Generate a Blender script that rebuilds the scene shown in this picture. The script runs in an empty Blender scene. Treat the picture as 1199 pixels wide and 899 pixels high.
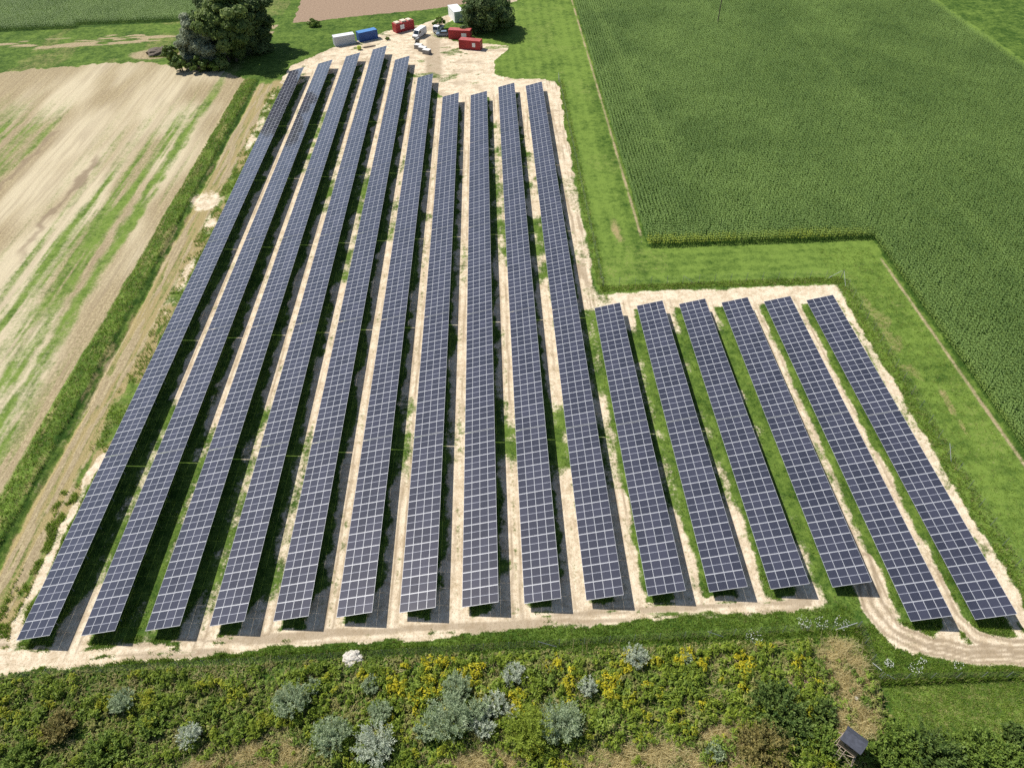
import bpy, bmesh, math, random
import numpy as np
from mathutils import Matrix, Vector

# ------------------------------------------------------------------ camera, light, exposure
S = bpy.context.scene
COL = S.collection
SUN_AZ, SUN_EL = math.radians(-55.9), math.radians(52.1)      # azimuth clockwise from +Y
SUN_STRENGTH, SKY_STRENGTH, EXPOSURE = 4.8, 0.085, 0.28

cam = bpy.data.cameras.new('camera')
cam.lens, cam.sensor_width, cam.sensor_fit = 24.14, 36.0, 'HORIZONTAL'
cam.clip_start, cam.clip_end = 0.5, 9000.0
cam_ob = bpy.data.objects.new('camera', cam)
COL.objects.link(cam_ob)
r = (0.9991598, -0.0348831, -0.0215127)
d = (-0.0399961, -0.7154478, -0.6975204)
f = (0.0089405, 0.6977948, -0.7162419)
cam_ob.matrix_world = Matrix(((r[0], -d[0], -f[0], 0), (r[1], -d[1], -f[1], 0), (r[2], -d[2], -f[2], 80.0055), (0, 0, 0, 1)))
S.camera = cam_ob

W = bpy.data.worlds.new('World')
S.world = W
W.use_nodes = True
sky = W.node_tree.nodes.new('ShaderNodeTexSky')
sky.sky_type, sky.sun_disc = 'NISHITA', False
sky.sun_elevation, sky.sun_rotation = SUN_EL, SUN_AZ
bg = W.node_tree.nodes['Background']
bg.inputs[1].default_value = SKY_STRENGTH
W.node_tree.links.new(sky.outputs[0], bg.inputs[0])

sun = bpy.data.lights.new('sun', 'SUN')
sun.energy, sun.angle, sun.color = SUN_STRENGTH, math.radians(0.53), (1.0, 0.95, 0.87)
sun_ob = bpy.data.objects.new('sun', sun)
COL.objects.link(sun_ob)
sd = Vector((math.sin(SUN_AZ) * math.cos(SUN_EL), math.cos(SUN_AZ) * math.cos(SUN_EL), math.sin(SUN_EL)))
sun_ob.rotation_euler = sd.to_track_quat('Z', 'Y').to_euler()
sun_ob.location = (0, 0, 150)

S.view_settings.view_transform = 'Standard'
S.view_settings.look = 'None'
S.view_settings.exposure = EXPOSURE
S.view_settings.gamma = 1.0
S.view_settings.use_curve_mapping = False
S.cycles.use_denoising = False
S.cycles.max_bounces = 6
S.cycles.transparent_max_bounces = 8

rng = np.random.default_rng(7)
random.seed(7)
PI = math.pi

# ------------------------------------------------------------------ helpers
def link(name, me, m=None, parent=None, loc=None, rot=None):
    o = bpy.data.objects.new(name, me)
    COL.objects.link(o)
    if m is not None and not me.materials:
        for q in (m if isinstance(m, (list, tuple)) else [m]):
            me.materials.append(q)
    if parent is not None: o.parent = parent
    if loc is not None: o.location = loc
    if rot is not None: o.rotation_euler = rot
    return o

def tag(o, label=None, cat=None, group=None, kind=None):
    if label: o['label'] = label
    if cat: o['category'] = cat
    if group: o['group'] = group
    if kind: o['kind'] = kind
    return o

def thing(name, loc, label, cat, group=None, rz=0.0):
    o = bpy.data.objects.new(name, None)
    COL.objects.link(o)
    o.empty_display_size = 0.3
    o.location = loc
    o.rotation_euler = (0, 0, rz)
    return tag(o, label, cat, group)

def np_mesh(name, V, F, attrs=None, colors=None, matidx=None):
    V = np.asarray(V, np.float32); F = np.asarray(F, np.int32)
    me = bpy.data.meshes.new(name)
    n, k = F.shape
    me.vertices.add(len(V)); me.vertices.foreach_set('co', V.ravel())
    me.loops.add(n * k); me.loops.foreach_set('vertex_index', F.ravel())
    me.polygons.add(n)
    me.polygons.foreach_set('loop_start', np.arange(0, n * k, k, dtype=np.int32))
    if matidx is not None: me.polygons.foreach_set('material_index', np.asarray(matidx, np.int32))
    me.update(calc_edges=True)
    for a, v in (attrs or {}).items():
        at = me.attributes.new(a, 'FLOAT', 'POINT'); at.data.foreach_set('value', np.asarray(v, np.float32))
    for a, v in (colors or {}).items():
        at = me.attributes.new(a, 'FLOAT_COLOR', 'POINT'); at.data.foreach_set('color', np.asarray(v, np.float32).ravel())
    return me

class MB:
    """Collects boxes, bars and prisms into one mesh."""
    def __init__(s): s.v, s.f = [], []
    def add(s, vs, fs):
        b = len(s.v); s.v += [tuple(x) for x in vs]; s.f += [tuple(b + i for i in q) for q in fs]; return s
    def box(s, x0, x1, y0, y1, z0, z1):
        return s.add([(x0, y0, z0), (x1, y0, z0), (x1, y1, z0), (x0, y1, z0), (x0, y0, z1), (x1, y0, z1), (x1, y1, z1), (x0, y1, z1)],
                     [(0, 3, 2, 1), (4, 5, 6, 7), (0, 1, 5, 4), (1, 2, 6, 5), (2, 3, 7, 6), (3, 0, 4, 7)])
    def bar(s, a, b, r, n=6, r2=None):
        a, b = Vector(a), Vector(b); r2 = r if r2 is None else r2
        t = (b - a).normalized(); u = t.orthogonal().normalized(); w = t.cross(u)
        vs = []
        for c, rr in ((a, r), (b, r2)):
            for i in range(n):
                q = 2 * PI * i / n; vs.append(c + (u * math.cos(q) + w * math.sin(q)) * rr)
        fs = [(i, (i + 1) % n, n + (i + 1) % n, n + i) for i in range(n)]
        fs += [tuple(reversed(range(n))), tuple(range(n, 2 * n))]
        return s.add(vs, fs)
    def prism(s, poly, y0, y1):           # poly in (x, z), extruded along y
        n = len(poly)
        vs = [(x, y0, z) for x, z in poly] + [(x, y1, z) for x, z in poly]
        fs = [(i, (i + 1) % n, n + (i + 1) % n, n + i) for i in range(n)]
        fs += [tuple(reversed(range(n))), tuple(range(n, 2 * n))]
        return s.add(vs, fs)
    def build(s, name, m, parent=None, bevel=0.0, loc=None, rot=None):
        me = bpy.data.meshes.new(name)
        me.from_pydata(s.v, [], s.f)
        bm = bmesh.new(); bm.from_mesh(me)
        bmesh.ops.recalc_face_normals(bm, faces=bm.faces)
        if bevel: bmesh.ops.bevel(bm, geom=list(bm.edges), offset=bevel, segments=2, affect='EDGES', clamp_overlap=True)
        bm.to_mesh(me); bm.free(); me.update()
        return link(name, me, m, parent, loc, rot)

def _hash(i, j, s):
    h = (i.astype(np.int64) * 374761393 + j.astype(np.int64) * 668265263 + s * 1442695041) & 0xFFFFFFFF
    h = ((h ^ (h >> 13)) * 1274126177) & 0xFFFFFFFF
    h = h ^ (h >> 16)
    return (h & 0xFFFFFF) / float(0xFFFFFF)
def vnoise(x, y, s):
    i, j = np.floor(x), np.floor(y); u, v = x - i, y - j
    u = u * u * (3 - 2 * u); v = v * v * (3 - 2 * v)
    a, b, c, e = _hash(i, j, s), _hash(i + 1, j, s), _hash(i, j + 1, s), _hash(i + 1, j + 1, s)
    return (a * (1 - u) + b * u) * (1 - v) + (c * (1 - u) + e * u) * v
def fbm(x, y, sx, sy, s, o=3):
    t, amp, n = 0, 0.5, 0
    for k in range(o):
        t = t + amp * vnoise(x / sx * 2 ** k + 17.3 * k, y / sy * 2 ** k + 9.1 * k, s + k); n += amp; amp *= 0.55
    return np.clip(0.5 + (t / n - 0.5) * 1.7, 0, 1)
def ss(x, a, b):
    t = np.clip((x - a) / (b - a), 0, 1); return t * t * (3 - 2 * t)
def band(x, a, b, e=0.3): return ss(x, a - e, a + e) * (1 - ss(x, b - e, b + e))
def inpoly(x, y, P):
    r = np.zeros(np.shape(x), bool); n = len(P)
    for i in range(n):
        x0, y0 = P[i]; x1, y1 = P[(i + 1) % n]
        if y0 == y1: continue
        c = ((y0 > y) != (y1 > y)) & (x < (x1 - x0) * (y - y0) / (y1 - y0) + x0); r ^= c
    return r
def dline(x, y, P):
    d = np.full(np.shape(x), 1e9)
    for (x0, y0), (x1, y1) in zip(P[:-1], P[1:]):
        L = (x1 - x0) ** 2 + (y1 - y0) ** 2
        t = np.clip(((x - x0) * (x1 - x0) + (y - y0) * (y1 - y0)) / L, 0, 1)
        d = np.minimum(d, np.hypot(x - x0 - t * (x1 - x0), y - y0 - t * (y1 - y0)))
    return d

# ------------------------------------------------------------------ materials
def new_mat(name):
    m = bpy.data.materials.new(name); m.use_nodes = True
    nt = m.node_tree
    return m, nt, nt.nodes['Principled BSDF'], nt.nodes['Material Output']
def N(nt, t, **k):
    n = nt.nodes.new(t)
    for a, v in k.items():
        if a.startswith('i_'): n.inputs[int(a[2:])].default_value = v
        else: setattr(n, a, v)
    return n
def noise(nt, scale, detail=3, coord=None, rough=0.6):
    n = N(nt, 'ShaderNodeTexNoise'); n.inputs['Scale'].default_value = scale; n.inputs['Detail'].default_value = detail
    n.inputs['Roughness'].default_value = rough
    c = coord or N(nt, 'ShaderNodeTexCoord').outputs['Object']
    nt.links.new(c, n.inputs['Vector']); return n.outputs['Fac']
def mixc(nt, fac, a, b):
    n = N(nt, 'ShaderNodeMix', data_type='RGBA')
    for v, i in ((fac, 0), (a, 6), (b, 7)):
        if hasattr(v, 'default_value') or hasattr(v, 'links'): nt.links.new(v, n.inputs[i])
        else: n.inputs[i].default_value = (*v, 1) if isinstance(v, tuple) and len(v) == 3 else v
    return n.outputs[2]
def math_(nt, op, a, b=None, c=None, clamp=False):
    n = N(nt, 'ShaderNodeMath', operation=op); n.use_clamp = clamp
    for i, v in enumerate((a, b, c)):
        if v is None: continue
        if isinstance(v, (int, float)): n.inputs[i].default_value = v
        else: nt.links.new(v, n.inputs[i])
    return n.outputs[0]
def rng_(nt, v, a, b, c=0.0, e=1.0):
    n = N(nt, 'ShaderNodeMapRange'); n.interpolation_type = 'SMOOTHSTEP'
    nt.links.new(v, n.inputs[0])
    for i, q in enumerate((a, b, c, e)): n.inputs[i + 1].default_value = q
    return n.outputs[0]

def plain(name, col, rough=0.6, metal=0.0, var=0.25, scale=3.0, bump=0.0):
    m, nt, b, out = new_mat(name)
    f = noise(nt, scale, 4)
    lo = tuple(c * (1 - var) for c in col); hi = tuple(min(1, c * (1 + var)) for c in col)
    nt.links.new(mixc(nt, rng_(nt, f, 0.3, 0.7), lo, hi), b.inputs['Base Color'])
    b.inputs['Roughness'].default_value = rough; b.inputs['Metallic'].default_value = metal
    if bump:
        bp = N(nt, 'ShaderNodeBump'); bp.inputs['Distance'].default_value = bump
        nt.links.new(noise(nt, scale * 6, 3), bp.inputs['Height']); nt.links.new(bp.outputs[0], b.inputs['Normal'])
    return m

def leafy(name, lo, hi, extra=None, trans=0.28, rough=0.6):
    """foliage: per-leaf tint picks the colour; attribute 'yel' blends towards the extra colour."""
    m, nt, b, out = new_mat(name)
    a = N(nt, 'ShaderNodeAttribute', attribute_name='tint')
    col = mixc(nt, a.outputs['Fac'], lo, hi)
    if extra:
        y = N(nt, 'ShaderNodeAttribute', attribute_name='yel')
        col = mixc(nt, y.outputs['Fac'], col, extra)
    nt.links.new(col, b.inputs['Base Color'])
    b.inputs['Roughness'].default_value = rough; b.inputs['Specular IOR Level'].default_value = 0.25
    tr = N(nt, 'ShaderNodeBsdfTranslucent'); nt.links.new(col, tr.inputs[0])
    mx = N(nt, 'ShaderNodeMixShader'); mx.inputs[0].default_value = trans
    nt.links.new(b.outputs[0], mx.inputs[1]); nt.links.new(tr.outputs[0], mx.inputs[2]); nt.links.new(mx.outputs[0], out.inputs[0])
    return m

def terrain_mat():
    m, nt, b, out = new_mat('terrain')
    w1 = N(nt, 'ShaderNodeAttribute', attribute_name='cover'); w2 = N(nt, 'ShaderNodeAttribute', attribute_name='tone')
    s1 = N(nt, 'ShaderNodeSeparateColor'); nt.links.new(w1.outputs['Color'], s1.inputs[0])
    s2 = N(nt, 'ShaderNodeSeparateColor'); nt.links.new(w2.outputs['Color'], s2.inputs[0])
    sand, stub, bare = s1.outputs; hue, dry, rut = s2.outputs
    lite = w2.outputs['Alpha']
    nf = noise(nt, 5.0, 5, rough=0.75); nm = noise(nt, 1.1, 5, rough=0.7); nl = noise(nt, 0.16, 5, rough=0.65); nv = noise(nt, 3.3, 4, rough=0.8)
    nff = noise(nt, 1.7, 7, rough=0.78); nx = noise(nt, 0.5, 6, rough=0.72)
    sub = lambda v, k: math_(nt, 'MULTIPLY', math_(nt, 'SUBTRACT', v, 0.5), k)
    def edge(w, k=2.0, a=0.3, e=0.75):
        q = math_(nt, 'ADD', math_(nt, 'MULTIPLY_ADD', w, 1.5, -0.2), sub(nff, k)); q = math_(nt, 'ADD', q, sub(nv, k * 0.6))
        return rng_(nt, math_(nt, 'ADD', q, sub(nx, 0.9)), a, e)
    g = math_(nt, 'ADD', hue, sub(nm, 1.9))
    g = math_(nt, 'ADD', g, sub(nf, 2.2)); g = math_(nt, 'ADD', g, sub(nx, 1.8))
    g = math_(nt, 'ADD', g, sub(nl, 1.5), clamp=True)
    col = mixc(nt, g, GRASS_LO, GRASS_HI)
    dcol = mixc(nt, rng_(nt, nf, 0.3, 0.7), (0.20, 0.155, 0.065), (0.44, 0.36, 0.18))
    col = mixc(nt, edge(dry, 1.6, 0.2, 0.95), col, dcol)
    scol = mixc(nt, rng_(nt, math_(nt, 'MULTIPLY_ADD', nf, 0.5, math_(nt, 'MULTIPLY', nff, 0.5)), 0.40, 0.60), (0.25, 0.195, 0.11), (0.495, 0.415, 0.25))
    mp = N(nt, 'ShaderNodeMapping'); mp.inputs['Scale'].default_value = (1.0, 0.035, 1.0)
    nt.links.new(N(nt, 'ShaderNodeTexCoord').outputs['Object'], mp.inputs['Vector'])
    nst = noise(nt, 2.6, 4, mp.outputs[0], 0.7)
    scol = mixc(nt, rng_(nt, nst, 0.42, 0.60), mixc(nt, 0.32, scol, (0.21, 0.155, 0.10)), scol)
    scol = mixc(nt, math_(nt, 'MULTIPLY', lite, 0.75), scol, (0.595, 0.52, 0.36))
    scol = mixc(nt, math_(nt, 'MULTIPLY', rut, 0.8), scol, (0.23, 0.175, 0.115))
    col = mixc(nt, edge(stub, 1.5, 0.0, 1.05), col, scol)
    bcol = mixc(nt, rng_(nt, nff, 0.3, 0.7), (0.22, 0.15, 0.105), (0.38, 0.28, 0.195))
    col = mixc(nt, edge(bare, 0.5), col, bcol)
    pcol = mixc(nt, rng_(nt, math_(nt, 'MULTIPLY_ADD', nx, 0.5, math_(nt, 'MULTIPLY', nff, 0.5)), 0.40, 0.58), (0.50, 0.40, 0.27), (0.75, 0.64, 0.48))
    pcol = mixc(nt, rng_(nt, nf, 0.54, 0.64), pcol, (0.34, 0.27, 0.17))
    pcol = mixc(nt, math_(nt, 'MULTIPLY', rut, 0.85), pcol, (0.28, 0.215, 0.14))
    col = mixc(nt, edge(sand, 2.2, 0.12, 0.92), col, pcol)
    nt.links.new(col, b.inputs['Base Color'])
    b.inputs['Roughness'].default_value = 0.95; b.inputs['Specular IOR Level'].default_value = 0.1
    bp = N(nt, 'ShaderNodeBump'); bp.inputs['Distance'].default_value = 0.10; bp.inputs['Strength'].default_value = 0.7
    nt.links.new(math_(nt, 'ADD', math_(nt, 'ADD', nf, nff), math_(nt, 'MULTIPLY', math_(nt, 'MULTIPLY', nst, stub), 1.6)), bp.inputs['Height']); nt.links.new(bp.outputs[0], b.inputs['Normal'])
    return m
GRASS_LO, GRASS_HI = (0.030, 0.070, 0.010), (0.155, 0.233, 0.042)

def panel_mat():
    m, nt, b, out = new_mat('solar_cells')
    tc = N(nt, 'ShaderNodeTexCoord'); sp = N(nt, 'ShaderNodeSeparateXYZ'); nt.links.new(tc.outputs['Object'], sp.inputs[0])
    def lines(o, pitch, w):
        q = math_(nt, 'FRACT', math_(nt, 'DIVIDE', o, pitch)); q = math_(nt, 'ABSOLUTE', math_(nt, 'SUBTRACT', q, 0.5))
        return math_(nt, 'GREATER_THAN', q, 0.5 - w / pitch / 2)
    l = math_(nt, 'MAXIMUM', lines(math_(nt, 'SUBTRACT', sp.outputs[0], 0.021), 0.182, 0.012), lines(math_(nt, 'SUBTRACT', sp.outputs[1], 0.047), 0.091, 0.005))
    oi = N(nt, 'ShaderNodeObjectInfo')
    c = mixc(nt, oi.outputs['Random'], (0.024, 0.026, 0.040), (0.043, 0.045, 0.067))
    col = mixc(nt, l, c, (0.07, 0.075, 0.095))
    nt.links.new(col, b.inputs['Base Color'])
    b.inputs['Roughness'].default_value = 0.06; b.inputs['IOR'].default_value = 1.62
    b.inputs['Specular IOR Level'].default_value = 0.6
    return m

M = {}
M['terrain'] = terrain_mat()
M['cells'] = panel_mat()
M['alu'] = plain('aluminium_frame', (0.46, 0.475, 0.51), 0.4, 0.0, 0.05)
M['backsheet'] = plain('white_backsheet', (0.42, 0.44, 0.50), 0.5, 0.0, 0.05)
M['steel'] = plain('galvanised_steel', (0.45, 0.46, 0.47), 0.45, 0.6, 0.15)
M['fencepost'] = plain('dull_fence_post', (0.20, 0.22, 0.20), 0.6, 0, 0.15)
M['red'] = plain('red_container_paint', (0.36, 0.022, 0.028), 0.5, 0, 0.18, 1.5)
M['redroof'] = plain('sheen_tinted_red_roof', (0.42, 0.10, 0.09), 0.5, 0, 0.2, 1.0)  # pinker and lighter than the walls: roof reflection put into the colour
M['blue'] = plain('blue_container_paint', (0.025, 0.09, 0.30), 0.5, 0, 0.18, 1.5)
M['blueroof'] = plain('pale_blue_roof', (0.07, 0.22, 0.48), 0.5, 0, 0.15, 1.0)
M['white'] = plain('white_paint', (0.74, 0.75, 0.76), 0.45, 0, 0.07, 1.0)
M['grey'] = plain('light_grey_paint', (0.50, 0.53, 0.56), 0.5, 0, 0.08, 1.0)
M['dark'] = plain('dark_trim', (0.03, 0.03, 0.035), 0.5)
M['rubber'] = plain('tyre_rubber', (0.025, 0.025, 0.025), 0.85)
M['glass'] = plain('vehicle_glass', (0.02, 0.03, 0.04), 0.06, 0, 0.05)
M['carpaint'] = plain('blue_grey_car_paint', (0.20, 0.26, 0.33), 0.3, 0, 0.05)
M['lime'] = plain('lime_plastic', (0.42, 0.52, 0.06), 0.5, 0, 0.15)
M['cream'] = plain('cream_tarpaulin', (0.68, 0.58, 0.45), 0.7, 0, 0.15)
M['film'] = plain('white_pallet_wrap', (0.74, 0.72, 0.68), 0.5, 0, 0.1)
M['kraft'] = plain('grey_cardboard', (0.25, 0.24, 0.23), 0.8, 0, 0.2)
M['wood'] = plain('weathered_wood', (0.36, 0.29, 0.22), 0.85, 0, 0.3, 4, 0.01)
M['darkwood'] = plain('dark_old_timber', (0.11, 0.085, 0.06), 0.85, 0, 0.35, 4, 0.01)
M['felt'] = plain('blue_grey_roofing_felt', (0.065, 0.07, 0.092), 0.7, 0, 0.2, 3, 0.01)
M['bark'] = plain('bark', (0.12, 0.09, 0.065), 0.9, 0, 0.35, 5, 0.03)
M['stone'] = plain('pale_rubble', (0.58, 0.54, 0.47), 0.9, 0, 0.25, 4, 0.05)
M['lamp'] = plain('headlight_glass', (0.6, 0.6, 0.58), 0.15)
M['tree_mid'] = leafy('tree_leaves_mid', (0.1, 0.165, 0.04), (0.3, 0.38, 0.125), trans=0.5)
M['tree_dark'] = leafy('tree_leaves_dark', (0.06, 0.11, 0.038), (0.2, 0.27, 0.1), trans=0.5)
M['tree_silver'] = leafy('tree_leaves_silver', (0.19, 0.235, 0.14), (0.43, 0.47, 0.34), trans=0.5)
M['silver'] = leafy('shrub_leaves_silver', (0.28, 0.34, 0.22), (0.66, 0.7, 0.57))
M['greygreen'] = leafy('shrub_leaves_greygreen', (0.16, 0.23, 0.1), (0.46, 0.54, 0.34))
M['yellowgreen'] = leafy('shrub_leaves_yellowgreen', (0.14, 0.2, 0.02), (0.36, 0.44, 0.06))
M['green'] = leafy('shrub_leaves_green', (0.07, 0.13, 0.018), (0.23, 0.32, 0.055))
M['darkgreen'] = leafy('shrub_leaves_dark', (0.05, 0.1, 0.022), (0.18, 0.25, 0.055))
M['brown'] = leafy('shrub_leaves_brownish', (0.1, 0.11, 0.03), (0.32, 0.26, 0.085), trans=0.2)
M['corn'] = leafy('corn_leaves', (0.072, 0.14, 0.038), (0.235, 0.35, 0.1), (0.36, 0.42, 0.045))
M['grass'] = leafy('grass_blades', (0.14, 0.24, 0.03), (0.33, 0.45, 0.07), (0.46, 0.40, 0.19), trans=0.45)
M['weeds'] = leafy('weed_leaves', (0.08, 0.135, 0.018), (0.3, 0.395, 0.06), (0.34, 0.28, 0.12))
M['goldenrod'] = leafy('goldenrod_leaves', (0.09, 0.15, 0.014), (0.29, 0.365, 0.038), (0.60, 0.50, 0.02))
M['straw'] = leafy('dry_grass_blades', (0.42, 0.35, 0.15), (0.82, 0.72, 0.4), trans=0.5)

# ------------------------------------------------------------------ layout of the solar rows
X0, PITCH, TILT, ZL = -59.5847, 7.59538, 0.2258398, 1.23
SLOPE = 4.60
WID, RISE = SLOPE * math.cos(TILT), SLOPE * math.sin(TILT)
XL = [X0 + i * PITCH for i in range(16)]
YN = [37.35, 37.58, 37.85, 38.09, 38.38, 38.51, 38.77, 39.12, 39.26, 39.35, 39.57, 39.73, 39.76, 39.68, 34.95, 34.83]
TABLES = [[12] * 5 + [14], [12] * 6 + [4], [12] * 6 + [6], [12] * 6 + [8], [12] * 6 + [4], [12] * 5 + [10],
          [12] * 4 + [4, 12], [12] * 4 + [4, 12], [12] * 4 + [6, 12], [12] * 5 + [6],
          [12, 12], [12, 12], [12, 12], [12, 12], [14, 12], [14, 12]]
ML, TGAP = 2.298, 0.11
YF = [YN[i] + sum(TABLES[i]) * ML + (len(TABLES[i]) - 1) * TGAP for i in range(16)]

# ------------------------------------------------------------------ ground cover
FIELD_TOP = [(-260, 214), (-149.6, 218.4), (-135, 220.4), (-112.5, 223), (-100, 220.5), (-89, 215.5), (-77, 211), (-72.8, 206)]
COMPOUND = [(-61.8, 203), (-61, 214.9), (-54.6, 223.1), (-50.2, 229), (-44, 233.0), (-34.7, 241.8), (-24.3, 246.4), (-14.1, 256.2), (-11.5, 254), (-13, 250.2),
            (-18.4, 241.8), (-12.6, 231), (-1.7, 227.7), (5.2, 225.2), (4, 219.7), (0, 213.3), (0.5, 203), (5.4, 200.4), (15, 198.2), (18.2, 193),
            (17.6, 154), (13.5, 150), (12, 186), (8, 190), (-3, 188), (-10, 183), (-18, 196), (-26, 210), (-33, 219), (-40, 214), (-50, 207), (-58, 200)]
APRON = [(-64.5, 38.5), (-63.5, 35.4), (-60.5, 34.6), (-47.7, 35.1), (-36, 35.9), (-20.9, 36.2), (-0.4, 37.1), (16.3, 37.7), (30.9, 38.0), (36.5, 38.4), (37.2, 39.6),
         (28, 39.3), (10, 38.9), (-10, 38.3), (-30, 37.4), (-50, 36.6), (-59.5, 36.6), (-61.2, 37.2), (-62.0, 38.2)]
APRON = [(x, y - .55) if 1 <= k <= 9 else (x, y + .35) for k, (x, y) in enumerate(APRON)]
BARE = [(-69.5, 330), (-69.2, 277.5), (-67.4, 253.2), (-59.7, 254.1), (-42.7, 258.3), (-23.8, 261.6), (-8.9, 266.3), (12, 271), (40, 330)]
GREEN = {0: [(53, 8, .8), (67, 10, .9)], 1: [(48, 12, .9), (62, 9, .8), (158, 7, .7), (175, 9, .6)], 2: [(50, 10, .8), (66, 9, .7), (140, 9, .8), (152, 10, .6)],
         3: [(47, 6, .6), (60, 10, .5), (115, 9, .7), (138, 14, .7)], 4: [(72, 6, .3), (128, 10, .5), (150, 10, .4)], 5: [(68, 8, .5), (120, 10, .5)], 6: [(66, 5, .5), (112, 8, .4)],
         7: [(67, 5, .9), (118, 9, .8), (140, 12, .6), (160, 12, .6)], 8: [(66, 7, 1), (116, 12, .8), (145, 12, .6)], 9: [(64, 7, 1), (85, 12, .8)],
         10: [(78, 12, 1), (62, 9, .9)], 11: [(78, 14, 1), (60, 8, .8)], 12: [(75, 14, 1), (57, 11, 1), (44, 4, .5)], 13: [(60, 6, .3)], 14: []}
LOOPS = [[(45.3, 44), (44.4, 38), (45.6, 34.6), (48.6, 32.6), (53, 31.6), (58, 31.2), (64, 31.3)],
         [(43.6, 40), (43.2, 37.4), (44.4, 34.4), (47.4, 32.2), (52, 31.1), (58, 30.5), (64, 30.6)],
         [(53.0, 42), (52.8, 36), (54.4, 33.2), (58, 31.9), (64, 31.9)], [(60.4, 42), (60.6, 36), (61.5, 33.5), (64, 32)], [(52.6, 37), (51.6, 33.8), (49.5, 32.6)]]

def dryness(x, y):
    d = np.zeros_like(x)
    for cx, cy, rx, ry in ((14.5, 20.5, 11, 3.2), (-27.5, 23.6, 4.5, 2.0), (-4.5, 21.6, 5.0, 2.0), (37.6, 29.5, 3.0, 5.0), (-33, 22.5, 3.5, 1.8), (22, 23.5, 3.5, 1.5), (36.5, 24.5, 3.0, 2.2)):
        d = np.maximum(d, 1 - ss(np.hypot((x - cx) / rx, (y - cy) / ry), .45, 1.35))
    return np.clip(d * (.25 + 1.15 * fbm(x, y, 1.3, 1.0, 421)), 0, 1)
def cover(x, y):
    """weights of ground cover at ground points: sand, stub, bare, hue, dry, rut"""
    x0, y0 = x, y
    x = x0 + (fbm(x0, y0, 3.0, 3.0, 11) - 0.5) * 0.9
    y = y0 + (fbm(x0, y0, 3.0, 3.0, 21) - 0.5) * 0.9
    n1 = fbm(x0, y0, 2.2, 3.5, 31); n2 = fbm(x0, y0, 9, 14, 41); nb = fbm(x0, y0, 30, 30, 51); nfine = fbm(x0, y0, 0.9, 0.9, 61, 2)
    sand = np.zeros_like(x); stub = np.zeros_like(x); bare = np.zeros_like(x)
    hue = 0.45 + 0.25 * (nb - 0.5); dry = np.zeros_like(x); rut = np.zeros_like(x); lite = np.zeros_like(x)
    # strips between the rows
    sy = fbm(x0, y0, 0.32, 9.0, 71, 2)
    for i in range(16):      # turf under and beside the tables, hue lowered to paint deeper shade
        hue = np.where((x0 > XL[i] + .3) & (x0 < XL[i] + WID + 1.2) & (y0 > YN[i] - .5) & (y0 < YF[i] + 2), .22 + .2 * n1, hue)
    for i in range(15):
        a = XL[i] + WID; b = XL[i + 1]
        if i < 9: xa, xb = a - 0.9, b + 0.45
        elif i == 9: xa, xb = a - 0.6, b - 0.3
        else: xa, xb = a - 1.0, b - (.55 if i != 12 else 1.0)
        yb = min(YF[i], YF[i + 1]) + 3
        if i == 9: yb = 99
        ya = YN[i + 1] - 2.2 if i < 13 else YN[i + 1] + 1.0
        xa = xa + (1.75 if i < 9 else .4) * ss(y0 - YN[i], 1.5, 5.5) * (.55 + .7 * n1)  # sand starts past the tables' shadow, leaving the dark-painted ground inside it
        s = band(x, xa, xb, 0.6) * band(y, ya, yb, 0.8)
        g = np.zeros_like(x)
        for yc, hw, am in GREEN.get(i, []): g = np.maximum(g, am * band(y, yc - hw, yc + hw, 3.0))
        mid = band(x, (a + b) / 2 - 0.9, (a + b) / 2 + 0.3, 0.4) * 0.25      # the grassy crown between wheel tracks
        s = s * np.clip(1.12 - g * (0.55 + 0.9 * n1) - mid * ss(n2, 0.45, 0.75), 0, 1)
        sand = np.maximum(sand, s)
        cw = (a + 1.1 + b) / 2 + (fbm(x0, y0, 40, 12, 73) - .5) * .5 - .35 * (i >= 9)
        rut = np.maximum(rut, s * np.clip(band(x0, cw - .62, cw - .32, .12) + band(x0, cw + .42, cw + .72, .12), 0, 1) * (.25 + .7 * ss(n2, .3, .7)))
        dry = np.maximum(dry, s * 0)
        sand = sand - .34 * s * band(x0, cw - .25, cw + .35, .15) * ss(n1, .35, .7)
    # tracks round the rows
    e = band(x, 13.9, 17.5, 0.4) * band(y, 95.5, 197, 1.5)
    e = e * np.clip(1.1 - 0.7 * band(y, 108, 124, 6) * (0.1 + n1) - 0.5 * ss(n2, .5, .8), 0, 1)
    sand = np.maximum(sand, e); rut = np.maximum(rut, e * ss(sy, .5, .8) * .8)
    e = (band(x, 59.2, 60.2, 0.25) + band(x, 60.9, 61.9, 0.3) + 0.55 * band(x, 59.2, 62.2, .5)) * band(y, 33, 98, 1.5)
    sand = np.maximum(sand, np.clip(e, 0, 1) * (0.55 + 0.55 * n1))
    e = band(y, 95.6, 100.4 + 0.0 * x, 0.6) * band(x, 16.6, 62.2, 1.0)
    e = e * np.clip(1.15 - 0.8 * ss(n2, .55, .85), 0, 1)
    sand = np.maximum(sand, e)
    c = inpoly(x, y, COMPOUND).astype(float)
    gap_ = ss(fbm(x0, y0, 7, 4, 81), 0.62, 0.85)
    sand = np.maximum(sand, c * (1 - 0.6 * gap_ * ss(y, 190, 200)))
    rut = np.maximum(rut, c * band(x + (y - 235) * .05, -21.5, -16.5, .8) * band(y, 200, 236, 4) * .75)
    rut = np.maximum(rut, c * ss(fbm(x0, y0, 5, 2.2, 83), .6, .85) * .5)
    path = 1 - ss(dline(x, y, [(-20, 243), (-14, 254), (-4, 263), (8, 268.5)]), 1.4, 2.1)
    sand = np.maximum(sand, path * .95); rut = np.maximum(rut, path * .55)
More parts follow.
